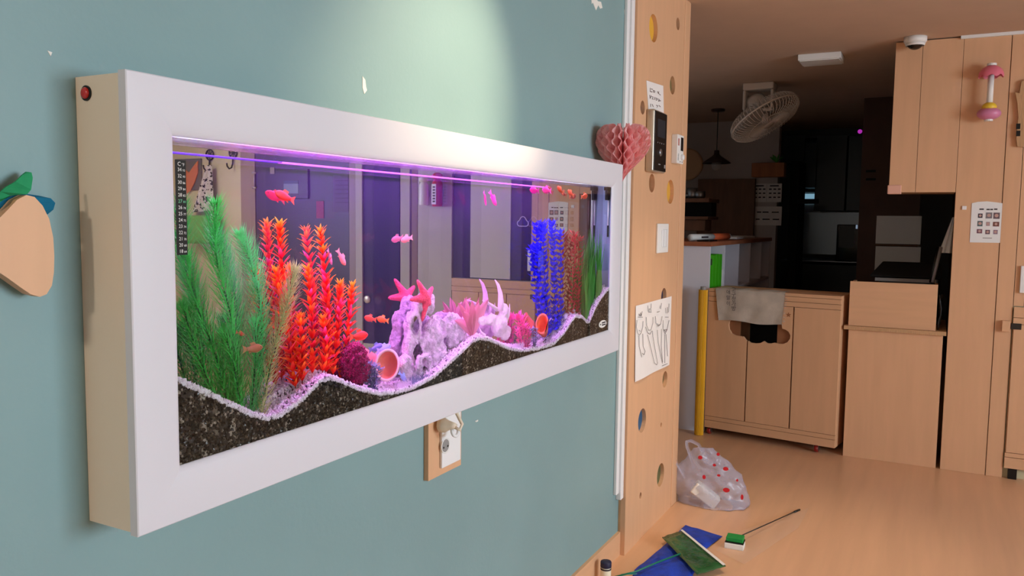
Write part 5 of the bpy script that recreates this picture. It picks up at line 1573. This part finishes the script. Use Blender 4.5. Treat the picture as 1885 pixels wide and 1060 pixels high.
# ceiling fan
fc = PX(6.0, 1408, 217)
ax = _r * 0.40 - _u * 0.86 - _f * 0.28
ax /= np.linalg.norm(ax)
t = thing('ceiling_fan', (6.0, 0.10, ZC), 'white caged oscillating fan hanging from the ceiling', 'fan')
mat('fan_white', (236, 226, 218), rough=0.4)
A_, B_ = perp(ax)
R_ = 0.255
def cage(sgn, nw, depth):
    mb = MB()
    for k in range(nw):
        a = 2 * math.pi * k / nw
        e = math.cos(a) * A_ + math.sin(a) * B_
        mb.tube([fc + e * R_ * 0.16 + ax * depth * sgn, fc + e * R_ * 0.55 + ax * depth * sgn, fc + e * R_ * 0.86 + ax * depth * 0.86 * sgn, fc + e * R_ * 0.98 + ax * depth * 0.45 * sgn, fc + e * R_], 0.0024, 4, cap=False)
    for rr, dd in ((0.16, 1.0), (0.6, 1.0)):
        mb.tube([fc + ax * depth * dd * sgn + R_ * rr * (math.cos(a) * A_ + math.sin(a) * B_) for a in np.linspace(0, 2 * math.pi, 41)], 0.0022, 5, cap=False)
    return mb
cage(1, 56, 0.060).build('front_guard', 'fan_white', t)
cage(-1, 56, 0.070).build('rear_guard', 'fan_white', t)
MB().tube([fc + R_ * (math.cos(a) * A_ + math.sin(a) * B_) for a in np.linspace(0, 2 * math.pi, 61)], 0.006, 8, cap=False).build('rim', 'fan_white', t, smooth=True)
MB().lathe([(0.001, 0.066), (0.04, 0.064), (0.045, 0.055), (0.03, 0.0), (0.03, -0.02)], fc, ax, 24).build('hub_cap', 'fan_white', t, smooth=True)
for k in range(4):
    a0 = k * math.pi / 2 + 0.3
    mb = MB()
    def fb(u, v):
        rr = R_ * (0.14 + 0.72 * v)
        a = a0 + (u - 0.5) * (1.15 - 0.25 * v)
        return fc + rr * (math.cos(a) * A_ + math.sin(a) * B_) + ax * (0.03 * (u - 0.5))
    mb.grid(fb, 6, 8)
    mb.build('blade', mat('blade%d' % k, (190, 184, 180), rough=0.3), t, smooth=True)
MB().lathe([(0.045, -0.07), (0.06, -0.09), (0.075, -0.12), (0.07, -0.16), (0.04, -0.185)], fc, ax, 24).build('motor', 'fan_white', t, smooth=True)
bp = PZ(ZC, 1398, 152)
bz = PX(6.0, 1398, 198)[2]
pl_, pr_ = PX(6.0, 1370, 190), PX(6.0, 1426, 185)
br = MB().box((5.93, pr_[1], ZC - 0.05), (6.07, pl_[1], ZC)).box((5.94, pl_[1] - 0.02, bz - 0.02), (6.06, pl_[1], ZC - 0.05)).box((5.94, pr_[1], bz - 0.02), (6.06, pr_[1] + 0.02, ZC - 0.05))
br.box((5.96, pr_[1], bz - 0.03), (6.04, pl_[1], bz - 0.005))
br.build('mount_bracket', 'fan_white', t, bevel=0.008)

# ceiling light and camera dome
p = PZ(ZC, 1512, 103)
t = thing('square_ceiling_light', (p[0], p[1], ZC), 'unlit white rectangular ceiling light in front of the kitchen', 'lamp')
MB().box((p[0] - 0.10, p[1] - 0.118, ZC - 0.036), (p[0] + 0.10, p[1] + 0.118, ZC)).build('casing', 'white', t, bevel=0.004)
MB().box((p[0] - 0.09, p[1] - 0.108, ZC - 0.040), (p[0] + 0.09, p[1] + 0.108, ZC - 0.036)).build('diffuser', 'white', t)
p = PX(XC - 0.075, 1685, 75)
t = thing('camera_dome', (XC - 0.075, p[1], ZC), 'white security camera dome on the ceiling by the upper cabinet', 'security camera')
cdm = (XC - 0.075, p[1], ZC)
MB().lathe([(0.056, 0), (0.056, -0.022), (0.05, -0.032)], cdm, n=28).build('base', 'white', t, smooth=True)
MB().sphere((cdm[0], cdm[1], ZC - 0.030), 0.042, 20, 12, (1, 1, 0.85)).build('dark_dome', mat('dome_black', (18, 17, 16), rough=0.08, spec=0.8), t, smooth=True)
MB().lathe([(0.043, -0.036), (0.048, -0.030), (0.048, -0.040), (0.044, -0.046)], cdm, n=28, cap=False).build('collar', 'white', t, smooth=True)

# dark far kitchen
XD = 9.1
mat('kitchen_dark', (58, 68, 76), rough=0.4); mat('kitchen_dark2', (40, 44, 48), rough=0.5); mat('glass_dark', (20, 24, 28), rough=0.1, spec=0.7)
t = thing('kitchen_wall_units', PX(XD, 1525, 390), 'dark blue-grey kitchen wall units at the back of the kitchen', 'cabinet')
for (a0, a1, b0, b1) in ((1442, 1480, 250, 300), (1482, 1503, 262, 345), (1504, 1558, 250, 388), (1559, 1586, 250, 388)):
    xbox(XD, 0.35, a0, b0, a1, b1).build('door', 'kitchen_dark', t, bevel=0.004)
xbox(XD + 0.02, 0.34, 1440, 225, 1612, 250).build('top_panel', 'kitchen_dark2', t)
pn = thing('window_2', PX(XF - 0.05, 1490, 385), 'small bright kitchen window with a bluish pane', 'window', kind='structure')
mat('sky_pane', (150, 200, 225), emit=0.55)
xbox(XF - 0.03, 0.02, 1476, 357, 1507, 374).build('pane', 'sky_pane', pn)
xbox(XF - 0.02, 0.02, 1472, 353, 1509, 398).build('window_frame', 'white', pn)
t = thing('splashback', PX(XD + 0.3, 1530, 470), 'brushed steel splashback behind the kitchen counter', 'splashback')
xbox(XD + 0.3, 0.02, 1473, 391, 1587, 470).build('steel_sheet', mat('splash_steel', (150, 162, 172), rough=0.35, metal=0.5), t)
xbox(XD + 0.28, 0.02, 1475, 390, 1587, 392.5).build('steel_edge', mat('splash_edge', (220, 228, 236), rough=0.3, metal=0.4), t)
t = thing('microwave', PX(XD + 0.05, 1563, 466), 'black microwave oven with lit clock on the kitchen counter', 'microwave')
zw_ = float(PX(XD - 0.15, 1437, 478)[2])
p, q = PX(XD + 0.05, 1541, 413), PX(XD + 0.05, 1586, 460)
MB().box((XD + 0.05, p[1], zw_ + 0.002), (XD + 0.28, q[1], p[2])).build('casing', 'glass_dark', t, bevel=0.01)
xbox(XD + 0.04, 0.01, 1545, 417, 1572, 456).build('door', 'black', t)
for k in range(2):
    xbox(XD + 0.035, 0.005, 1575.5 + 5 * k, 414, 1578.5 + 5 * k, 421).build('clock_digit', mat('digit%d' % k, (190, 215, 240), emit=0.35), t)
t = thing('kitchen_counter', PX(XD, 1515, 600), 'dark kitchen counter with a steel front edge', 'counter')
xbox(XD - 0.15, 0.75, 1437, 478, 1590, 484).build('worktop', 'steel', t)
pa, pb_ = PX(XD - 0.1, 1437, 484), PX(XD - 0.1, 1590, 484)
MB().box((XD - 0.1, pa[1], 0), (XD + 0.5, pb_[1], pa[2] - 0.002)).build('base_units', 'kitchen_dark2', t)
t = thing('dark_fridge', PX(8.3, 1456, 520), 'narrow black kitchen tower beside the small window', 'cupboard')
pa, pb_ = PX(8.35, 1456, 296), PX(8.35, 1472, 296)
MB().box((8.35, pa[1], 0), (8.8, pb_[1], pa[2])).build('tower_body', 'black_matte', t)
xbox(8.34, 0.02, 1458, 366, 1507, 375).build('dark_shelf', 'black_matte', t)
# brown column with slots
t = thing('brown_column', PX(7.0, 1612, 700) * V3(1, 1, 0), 'dark brown wooden partition beside the counter', 'partition')
pa, pb_ = PX(7.0, 1588, 250), PX(7.0, 1700, 250)
mat('dark_brown', (74, 42, 28), rough=0.6, var=0.1, vscale=6)
MB().box((7.0, pb_[1], 0), (7.1, pa[1], ZC)).build('board', 'dark_brown', t)
for b0 in (313, 328):
    xbox(6.995, 0.004, 1594, b0, 1612, b0 + 4).build('slot', 'black_matte', t)
tag(MB().sphere(PX(6.97, 1583, 242), 0.017, 12, 8).build('indicator_light', mat('magenta_led', (220, 60, 220), emit=0.5), smooth=True), 'tiny glowing magenta indicator light beside the dark brown partition', 'light')
# white boards
t = thing('white_board', PX(6.3, 1652, 510), 'grey-white pinboard sheets on the dark brown partition', 'board')
p, q = PX(6.96, 1614, 397), PX(6.96, 1694, 450)
MB().box((6.96, p[1], q[2]), (6.998, q[1], p[2])).build('upper_sheet', 'white', t)
p, q = PX(6.96, 1612, 453), PX(6.96, 1692, 512)
MB().box((6.96, p[1], q[2]), (6.998, q[1], p[2])).build('lower_sheet', 'white', t)
xbox(6.945, 0.05, 1612, 450, 1694, 453).build('rail', 'ply_dark', t)

# ------------------------------------------------------------------ things on the plywood pillar
xs_ = XC - 0.0012
t = thing('photo_sheet', (xs_, -1.3, 1.235), 'laminated white sheet with nine small photographs on the plywood pillar', 'sheet')
cs_ = [(1789, 374), (1800, 371.5), (1817, 370.5), (1835, 372.5), (1850, 374.5), (1845, 447), (1785, 446)]
lp = [(PX(xs_, *q)[1], PX(xs_, *q)[2]) for q in cs_]
MB().prism([lp], YZ, xs_ - 0.0012, xs_).build('sheet', 'white_gloss', t)
ph = [(1804.5, 397, 8, 8), (1820.5, 396.5, 11, 11), (1834.5, 397, 11, 11.5), (1804, 411.5, 9, 10), (1818.7, 412, 6.5, 7.5), (1833.5, 412.5, 11, 8.5), (1803, 425.5, 9.5, 8), (1818, 427, 8, 8), (1832.5, 427, 7.5, 8)]
for k, (a, c, w, h_) in enumerate(ph):
    p, q = PX(xs_, a - w / 2, c - h_ / 2), PX(xs_, a + w / 2, c + h_ / 2)
    col = [(70, 60, 74), (128, 120, 126), (110, 90, 98), (92, 108, 112), (176, 150, 156), (120, 74, 66), (130, 88, 104), (112, 84, 98), (150, 122, 140)][k]
    o = MB().box((xs_ - 0.0020, p[1], p[2]), (xs_ - 0.0012, q[1], q[2])).build('photo', mat('photo_%d' % k, col, rough=0.3), t)
    ym, zm = (p[1] + q[1]) / 2, (p[2] + q[2]) / 2
    rr = abs(p[2] - q[2])
    MB().lathe([(rr * 0.28, 0), (rr * 0.28, 0.0006)], (xs_ - 0.0019, ym, zm + rr * 0.02), (-1, 0, 0), 14).build('portrait', mat('face_%d' % k, (198, 160, 150), rough=0.5), o)
for (a0, a1, c) in ((1803, 1811, 385), (1816, 1822, 385.5), (1823, 1828, 385.5), (1830, 1836, 385)):
    xbox(xs_ - 0.002, 0.0008, a0, c - 1.2, a1, c + 1.2).build('print_line', 'ink', t)
xbox(xs_ - 0.002, 0.0008, 1809, 437.5, 1826, 438.8).build('print_line', 'pencil', t)
tag(xbox(xs_ - 0.006, 0.0055, 1771, 379, 1779, 386).build('wall_hook', 'white_gloss', bevel=0.002), 'tiny white adhesive hook beside the photo sheet', 'hook')
# pink toy
p = PX(XC - 0.055, 1823, 165)
zz = lambda c: PX(XC - 0.055, 1823, c)[2]
t = thing('pink_toy', (XC - 0.055, p[1], zz(222)), 'pink toy with scalloped cap, white tube and round pink end on the pillar', 'toy')
mat('toy_pink', (232, 120, 140), rough=0.35); mat('toy_lilac', (214, 132, 170), rough=0.35); mat('toy_yellow', (240, 200, 60), rough=0.4)
mb = MB()
zt_, zb_ = zz(120), zz(141)
def capf(u, v):
    a = 2 * math.pi * u
    r_ = 0.058 * math.sin(math.pi / 2 * v) ** 0.8
    z = zt_ - (zt_ - zb_) * v ** 1.6 + (0.006 * math.cos(8 * a) if v > 0.99 else 0)
    return (XC - 0.055 + 0.8 * r_ * math.cos(a), p[1] + r_ * math.sin(a), z)
mb.grid(capf, 48, 9, True).build('scalloped_cap', 'toy_pink', t, smooth=True)
MB().tube([(XC - 0.055, p[1], zz(121)), (XC - 0.055, p[1], zz(117))], 0.022, 14).build('top_clip', 'white', t)
MB().tube([(XC - 0.055, p[1], zz(138)), (XC - 0.055, p[1], zz(194))], 0.0145, 16).build('tube', 'white', t, smooth=True)
MB().sphere((XC - 0.055, p[1], zz(197)), 0.034, 16, 10, (1, 1, .75)).build('yellow_ring', 'toy_yellow', t, smooth=True)
MB().sphere((XC - 0.055, p[1], zz(209)), 0.053, 20, 12, (.85, 1.05, .62)).build('round_end', 'toy_lilac', t, smooth=True)
MB().tube([(XC - 0.055, p[1], zz(219)), (XC - 0.055, p[1], zz(223))], 0.020, 14).build('bottom_clip', 'white', t)
MB().box((XC - 0.03, p[1] - 0.012, zz(212)), (XC, p[1] + 0.012, zz(200))).build('wall_clip', 'white', t)
# wooden ornament at the frame edge
p = PX(XC - 0.012, 1880, 200)
yz = lambda a, c: (PX(XC - 0.012, a, c)[1], PX(XC - 0.012, a, c)[2])
t = thing('wooden_ornament', (XC - 0.012, p[1], yz(1880, 271)[1]), 'carved wooden ornament with dark squares beside the pillar', 'ornament')
MB().prism([[yz(*q) for q in ((1872, 190), (1868, 170), (1876, 172), (1880, 150), (1890, 146), (1896, 200), (1888, 262), (1884, 271), (1872, 270), (1870, 255), (1874, 215))]], YZ, XC - 0.024, XC - 0.003).build('board', 'ply_edge', t, bevel=0.002)
for c in (228, 241):
    a_, b_ = yz(1870.5, c), yz(1877.5, c + 10)
    MB().box((XC - 0.0255, a_[0], a_[1]), (XC - 0.0235, b_[0], b_[1])).build('dark_square', 'black', t)
# hasp
t = thing('cabinet_latch', (XC - 0.01, -1.41, 0.80), 'wooden block latch with dark metal hasp on the plywood strip', 'latch')
xbox(XC - 0.030, 0.0255, 1845, 590, 1859, 611).build('wood_block', 'plywood', t, bevel=0.002)
xbox(XC - 0.020, 0.012, 1861, 595, 1880, 607).build('metal_hasp', 'iron', t, bevel=0.001)

# ------------------------------------------------------------------ far wall parts, seen mostly in the mirror
yy = lambda a, c=350: PM(a, c)[1]
# low cabinet
y0, y1 = yy(833, 515), -1.444
t = thing('long_low_cabinet', (XC + 0.1, (y0 + y1) / 2, 0), 'long low plywood cabinet beside the pillar, seen in the mirror', 'cabinet')
MB().box((XC + 0.0005, y0, 0.075), (XC + 0.0195, y1, 0.895)).build('carcass', 'ply_edge', t)
zl_ = [0.055, 0.115, 0.14, 0.82, 0.855, 0.912]
for k in (0, 1, 3, 4):
    MB().box((XC - 0.012, y0, zl_[k] + 0.0015), (XC, y1, zl_[k + 1] - 0.0015)).build('front_rail', 'plywood_h', t)
for k in range(3):
    a_, b_ = y0 + (y1 - y0) * k / 3, y0 + (y1 - y0) * (k + 1) / 3
    MB().box((XC - 0.012, a_ + 0.004, 0.1415), (XC, b_ - 0.004, 0.8185)).build('door', 'plywood', t)
for s_ in (0.06, 0.94):
    MB().box((XC - 0.010, y0 + (y1 - y0) * s_ - 0.02, 0), (XC + 0.018, y0 + (y1 - y0) * s_ + 0.02, 0.0745)).build('foot', 'black', t)
# dark window above it with a pale blind
t = thing('window_3', (XC, (y0 + y1) / 2, 0.915), 'dark interior window with a pale blind above the long low cabinet', 'window', kind='structure')
mat('dark_pane', (34, 30, 44), rough=0.5, spec=0.2)
MB().box((XC + 0.006, y0, 0.915), (XC + 0.0195, -1.487, 2.25)).build('pane', 'dark_pane', t)
MB().box((XC - 0.004, yy(867), 0.92), (XC + 0.005, yy(941), 2.25)).build('blind', mat('blind', (206, 200, 194), rough=0.8), t)
MB().box((XC - 0.002, -1.486, 0.915), (XC + 0.0195, -1.441, 2.25)).build('post', 'plywood', t)
c_ = PM(962, 408)
arc = lambda cx, cy, r, a0, a1: [(cx + r * math.cos(math.radians(a)), cy - r * math.sin(math.radians(a))) for a in np.linspace(a0, a1, 7)]
cl2 = [(-6, 8)] + arc(6.5, 3, 5, -90, 70) + arc(0, -3, 6.2, 20, 170) + arc(-6.5, 3, 5, 110, 270)
MB().tube([(XC + 0.004, c_[1] + 0.0036 * a, c_[2] - 0.0038 * b) for a, b in cl2], 0.003, 6).build('cloud_sticker', 'white', t)
tag(MB().box((XC - 0.018, -1.505, 0.985), (XC + 0.005, -1.462, 1.125)).build('framed_card', 'white_gloss', bevel=0.003), 'white framed card standing over the long low cabinet beside the latch', 'card')
# pillar with two extinguishers
mat('panel_grey', (186, 178, 168), rough=0.6, var=0.04)
panel(yy(770) , yy(833) - 0.002, 0, 2.3, 'panel_grey', x=XC - 0.004, d=0.024)
panel(yy(757), yy(768), 0, 2.3, 'wood_brown', x=XC + 0.004, d=0.016)
panel(yy(738), yy(755), 0, 2.3, 'panel_grey', x=XC - 0.006, d=0.026)
def extinguisher(a0, a1, b0, b1, m, label, lab):
    p, q = PM(a0, b0, XC - 0.05), PM(a1, b1, XC - 0.05)
    yc, r_ = (p[1] + q[1]) / 2, abs(p[1] - q[1]) / 2 * 0.8
    z0, z1 = min(p[2], q[2]), max(p[2], q[2])
    h_ = z1 - z0
    t_ = thing('spray_extinguisher', (XC - 0.05, yc, z0), label, 'extinguisher')
    MB().lathe([(r_ * 0.9, 0), (r_, h_ * 0.05), (r_, h_ * 0.70), (r_ * 0.7, h_ * 0.78), (r_ * 0.6, h_ * 0.80)], (XC - 0.05, yc, z0), n=24).build('can', m, t_, smooth=True)
    MB().lathe([(r_ * 0.6, h_ * 0.80), (r_ * 1.02, h_ * 0.84), (r_ * 1.0, h_ * 0.94), (r_ * 0.5, h_)], (XC - 0.05, yc, z0), n=24).build('cap', lab, t_, smooth=True)
    MB().box((XC - 0.02, yc - r_ * 0.6, z0 + h_ * 0.3), (XC - 0.004, yc + r_ * 0.6, z0 + h_ * 0.5)).build('holder', 'grey', t_)
    return t_, yc, r_, z0, h_
mat('ext_red', (206, 30, 40), rough=0.3)
extinguisher(771, 789, 325, 378, 'white_gloss', 'white spray extinguisher on the grey pillar, seen in the mirror', 'white')
t_, yc, r_, z0, h_ = extinguisher(795, 815, 318, 380, 'ext_red', 'red spray extinguisher on the grey pillar, seen in the mirror', 'ext_red')
MB().box((XC - 0.05 - r_ - 0.002, yc - r_ * 0.6, z0 + h_ * 0.06), (XC - 0.05 - r_ + 0.004, yc + r_ * 0.35, z0 + h_ * 0.66)).build('paper_label', 'white', t_)
for k in range(6):
    MB().box((XC - 0.05 - r_ - 0.003, yc - r_ * 0.35, z0 + h_ * (0.12 + 0.085 * k)), (XC - 0.05 - r_ - 0.0018, yc + r_ * 0.2, z0 + h_ * (0.17 + 0.085 * k))).build('print_line', 'ink', t_)
# glazed door and dark door
mat('door_dark', (58, 48, 48), rough=0.45, var=0.06); mat('door_frame', (150, 130, 124), rough=0.5); mat('door_glass', (30, 32, 58), rough=0.5, spec=0.2)
d = thing('door_1', (XC, yy(700), 0), 'narrow dark glazed door across the room, seen in the mirror', 'door', kind='structure')
ya, yb = yy(668), yy(735)
zb_ = PM(700, 634)[2]
MB().box((XC + 0.004, ya, zb_), (XC + 0.012, yb, 2.12)).build('glass_pane', 'door_glass', d)
MB().box((XC - 0.006, ya, 0.0), (XC + 0.016, yb, zb_ - 0.001)).build('bottom_rail', 'panel_grey', d)
MB().box((XC - 0.006, ya, 2.121), (XC + 0.016, yb, ZC - 0.017)).build('top_rail', 'door_frame', d)
MB().box((XC - 0.010, yy(656), 0), (XC + 0.0195, ya - 0.001, ZC - 0.017)).build('stile', 'panel_grey', d)
MB().box((XC - 0.002, yy(643), 0), (XC + 0.0195, yy(655), ZC - 0.017)).build('stile', 'door_frame', d)
k_ = PM(676, 551)
MB().lathe([(0.030, 0), (0.030, 0.008), (0.024, 0.012)], (XC + 0.004, k_[1], k_[2]), (-1, 0, 0), 24).build('lock_plate', 'silver', d, smooth=True)
d = thing('door_2', (XC, yy(560), 0), 'wide dark door with a fuse box, seen in the mirror', 'door', kind='structure')
ya, yb = yy(471), yy(642)
MB().box((XC + 0.002, ya, 0), (XC + 0.0195, yb, ZC - 0.017)).build('leaf', 'door_dark', d)
MB().box((XC - 0.004, yy(444), 0), (XC + 0.0195, yy(470), ZC - 0.017)).build('frame_post', mat('frame_tan', (156, 132, 108), rough=0.6), d)
bo = PM(470, 332)
MB().tube([(XC - 0.012, bo[1], bo[2] - 0.06), (XC - 0.012, bo[1], bo[2] + 0.06)], 0.006, 8).build('door_bolt', 'silver', d, smooth=True)
for s_ in (-1, 1):
    MB().tube([(XC - 0.012, bo[1] - 0.02, bo[2] + 0.06 * s_), (XC - 0.012, bo[1] + 0.02, bo[2] + 0.06 * s_)], 0.009, 8).build('bolt_end', 'silver', d, smooth=True)
def mbox(a0, b0, a1, b1, x, dep):
    p, q = PM(a0, b0, x), PM(a1, b1, x)
    return MB().box((x, p[1], p[2]), (x + dep, q[1], q[2]))
t = thing('fuse_box', (XC - 0.01, yy(538), PM(540, 367)[2]), 'flat grey-brown fuse box with a small window on the dark door', 'fuse box')
mbox(508, 312, 567, 366, XC - 0.014, 0.0155).build('lid', 'door_dark', t, bevel=0.004)
mbox(522, 333, 549, 356, XC - 0.017, 0.003).build('window', mat('fuse_glass', (116, 128, 140), rough=0.3), t)
mbox(522, 333, 549, 338, XC - 0.019, 0.002).build('window_edge', 'kitchen_dark', t)
tag(mbox(497, 308, 505, 320, XC - 0.003, 0.0045).build('door_sticker', mat('sticker', (150, 136, 128))), 'small pale sticker beside the fuse box', 'sticker')
t = thing('wall_calendar', (XC, yy(630), PM(628, 390)[2]), 'dim printed calendar sheet on the dark door', 'calendar')
mbox(613, 322, 641, 390, XC - 0.001, 0.0025).build('sheet', mat('dim_paper', (96, 90, 98), rough=0.7), t)
for k in range(6):
    mbox(618, 332 + 8 * k, 640, 333 + 8 * k, XC - 0.002, 0.001).build('print_line', 'ink', t)
tag(mbox(582, 370, 596, 402, XC - 0.003, 0.0045).build('red_card', mat('red_card', (150, 50, 70)), bevel=0.001), 'small dark red card on the dark door', 'card')
# hooks, apron and board on the beige wall
def hook(a, c, label):
    p = PM(a, c, XC + 0.01)
    t_ = thing('wall_hook', (XC + 0.01, p[1], p[2] - 0.1), label, 'hook', 'wrought iron wall hooks')
    y, z = p[1], p[2]
    n_ = 26
    MB().tube([(XC + 0.010, y + 0.044 * math.cos(q), z + 0.044 * math.sin(q)) for q in np.linspace(0, 2 * math.pi, n_)], 0.006, 6, cap=False).build('rosette_ring', 'iron', t_, smooth=True)
    MB().lathe([(0.016, 0), (0.014, 0.010), (0.002, 0.012)], (XC + 0.015, y, z), (-1, 0, 0), 16).build('rosette_hub', 'iron', t_, smooth=True)
    for k in range(8):
        q = k * math.pi / 4
        MB().tube([(XC + 0.010, y, z), (XC + 0.010, y + 0.044 * math.cos(q), z + 0.044 * math.sin(q))], 0.004, 5).build('rosette_spoke', 'iron', t_)
    MB().tube([(XC + 0.008, y, z - 0.044), (XC + 0.004, y, z - 0.09), (XC - 0.01, y, z - 0.125), (XC - 0.035, y, z - 0.135), (XC - 0.055, y, z - 0.115), (XC - 0.06, y, z - 0.09)], 0.0065, 8).build('hook_arm', 'iron', t_, smooth=True)
hook(386, 285, 'wrought iron rosette hook carrying the speckled apron'); hook(429, 281, 'empty wrought iron rosette hook by the tan door post')
t = thing('hanging_apron', (XC - 0.04, yy(378), PM(378, 392)[2]), 'white apron speckled with black hanging from the iron hook', 'apron')
def speck(nt):
    b_ = nt.nodes.new('ShaderNodeBsdfPrincipled')
    n_ = nt.nodes.new('ShaderNodeTexNoise'); n_.inputs['Scale'].default_value = 38
    rp = nt.nodes.new('ShaderNodeValToRGB'); rp.color_ramp.interpolation = 'CONSTANT'
    rp.color_ramp.elements[0].color = srgb(50, 44, 44); rp.color_ramp.elements[1].color = srgb(226, 218, 210); rp.color_ramp.elements[1].position = 0.44
    tc = nt.nodes.new('ShaderNodeTexCoord')
    nt.links.new(tc.outputs['Object'], n_.inputs['Vector']); nt.links.new(n_.outputs['Fac'], rp.inputs['Fac']); nt.links.new(rp.outputs['Color'], b_.inputs['Base Color'])
    b_.inputs['Roughness'].default_value = 0.9
    return b_
mix_mat('speckled', speck)
ap = [PM(a, c, XC - 0.04) for a, c in ((380, 304), (389, 304), (398, 372), (392, 392), (350, 392), (364, 345))]
def apf(u, v):
    t0, t1 = ap[0], ap[1]
    b0, b1 = ap[4], ap[2] * 0.3 + ap[3] * 0.7
    p = (t0 * (1 - u) + t1 * u) * (1 - v) + (b0 * (1 - u) + b1 * u) * v
    return p + V3(0.02 * math.sin(u * 15 + v) * (0.3 + v), 0, 0)
MB().grid(apf, 24, 10).build('apron_cloth', 'speckled', t, smooth=True)
tag(mbox(322, 293, 371, 350, XC + 0.006, 0.0135).build('pin_board', mat('board_grey', (116, 112, 100), rough=0.8), bevel=0.003), 'dull grey board on the beige wall behind the apron', 'board')
lfp = [(344, 356), (338, 310), (348, 318), (356, 306), (364, 296), (364, 318), (358, 336), (350, 352)]
lp = [(PM(a, c, XC - 0.002)[1], PM(a, c, XC - 0.002)[2]) for a, c in lfp]
tag(MB().prism([lp], YZ, XC - 0.004, XC + 0.005).build('paper_leaf', mat('leaf_orange', (222, 130, 74), rough=0.8)), 'orange paper leaf pinned on the dull grey board', 'paper leaf')
tag(mbox(336, 396, 392, 450, XC - 0.10, 0.11).build('green_cushion', mat('cushion_green', (120, 176, 82), rough=0.8), bevel=0.03, seg=4), 'soft green bag hanging below the speckled apron', 'bag')
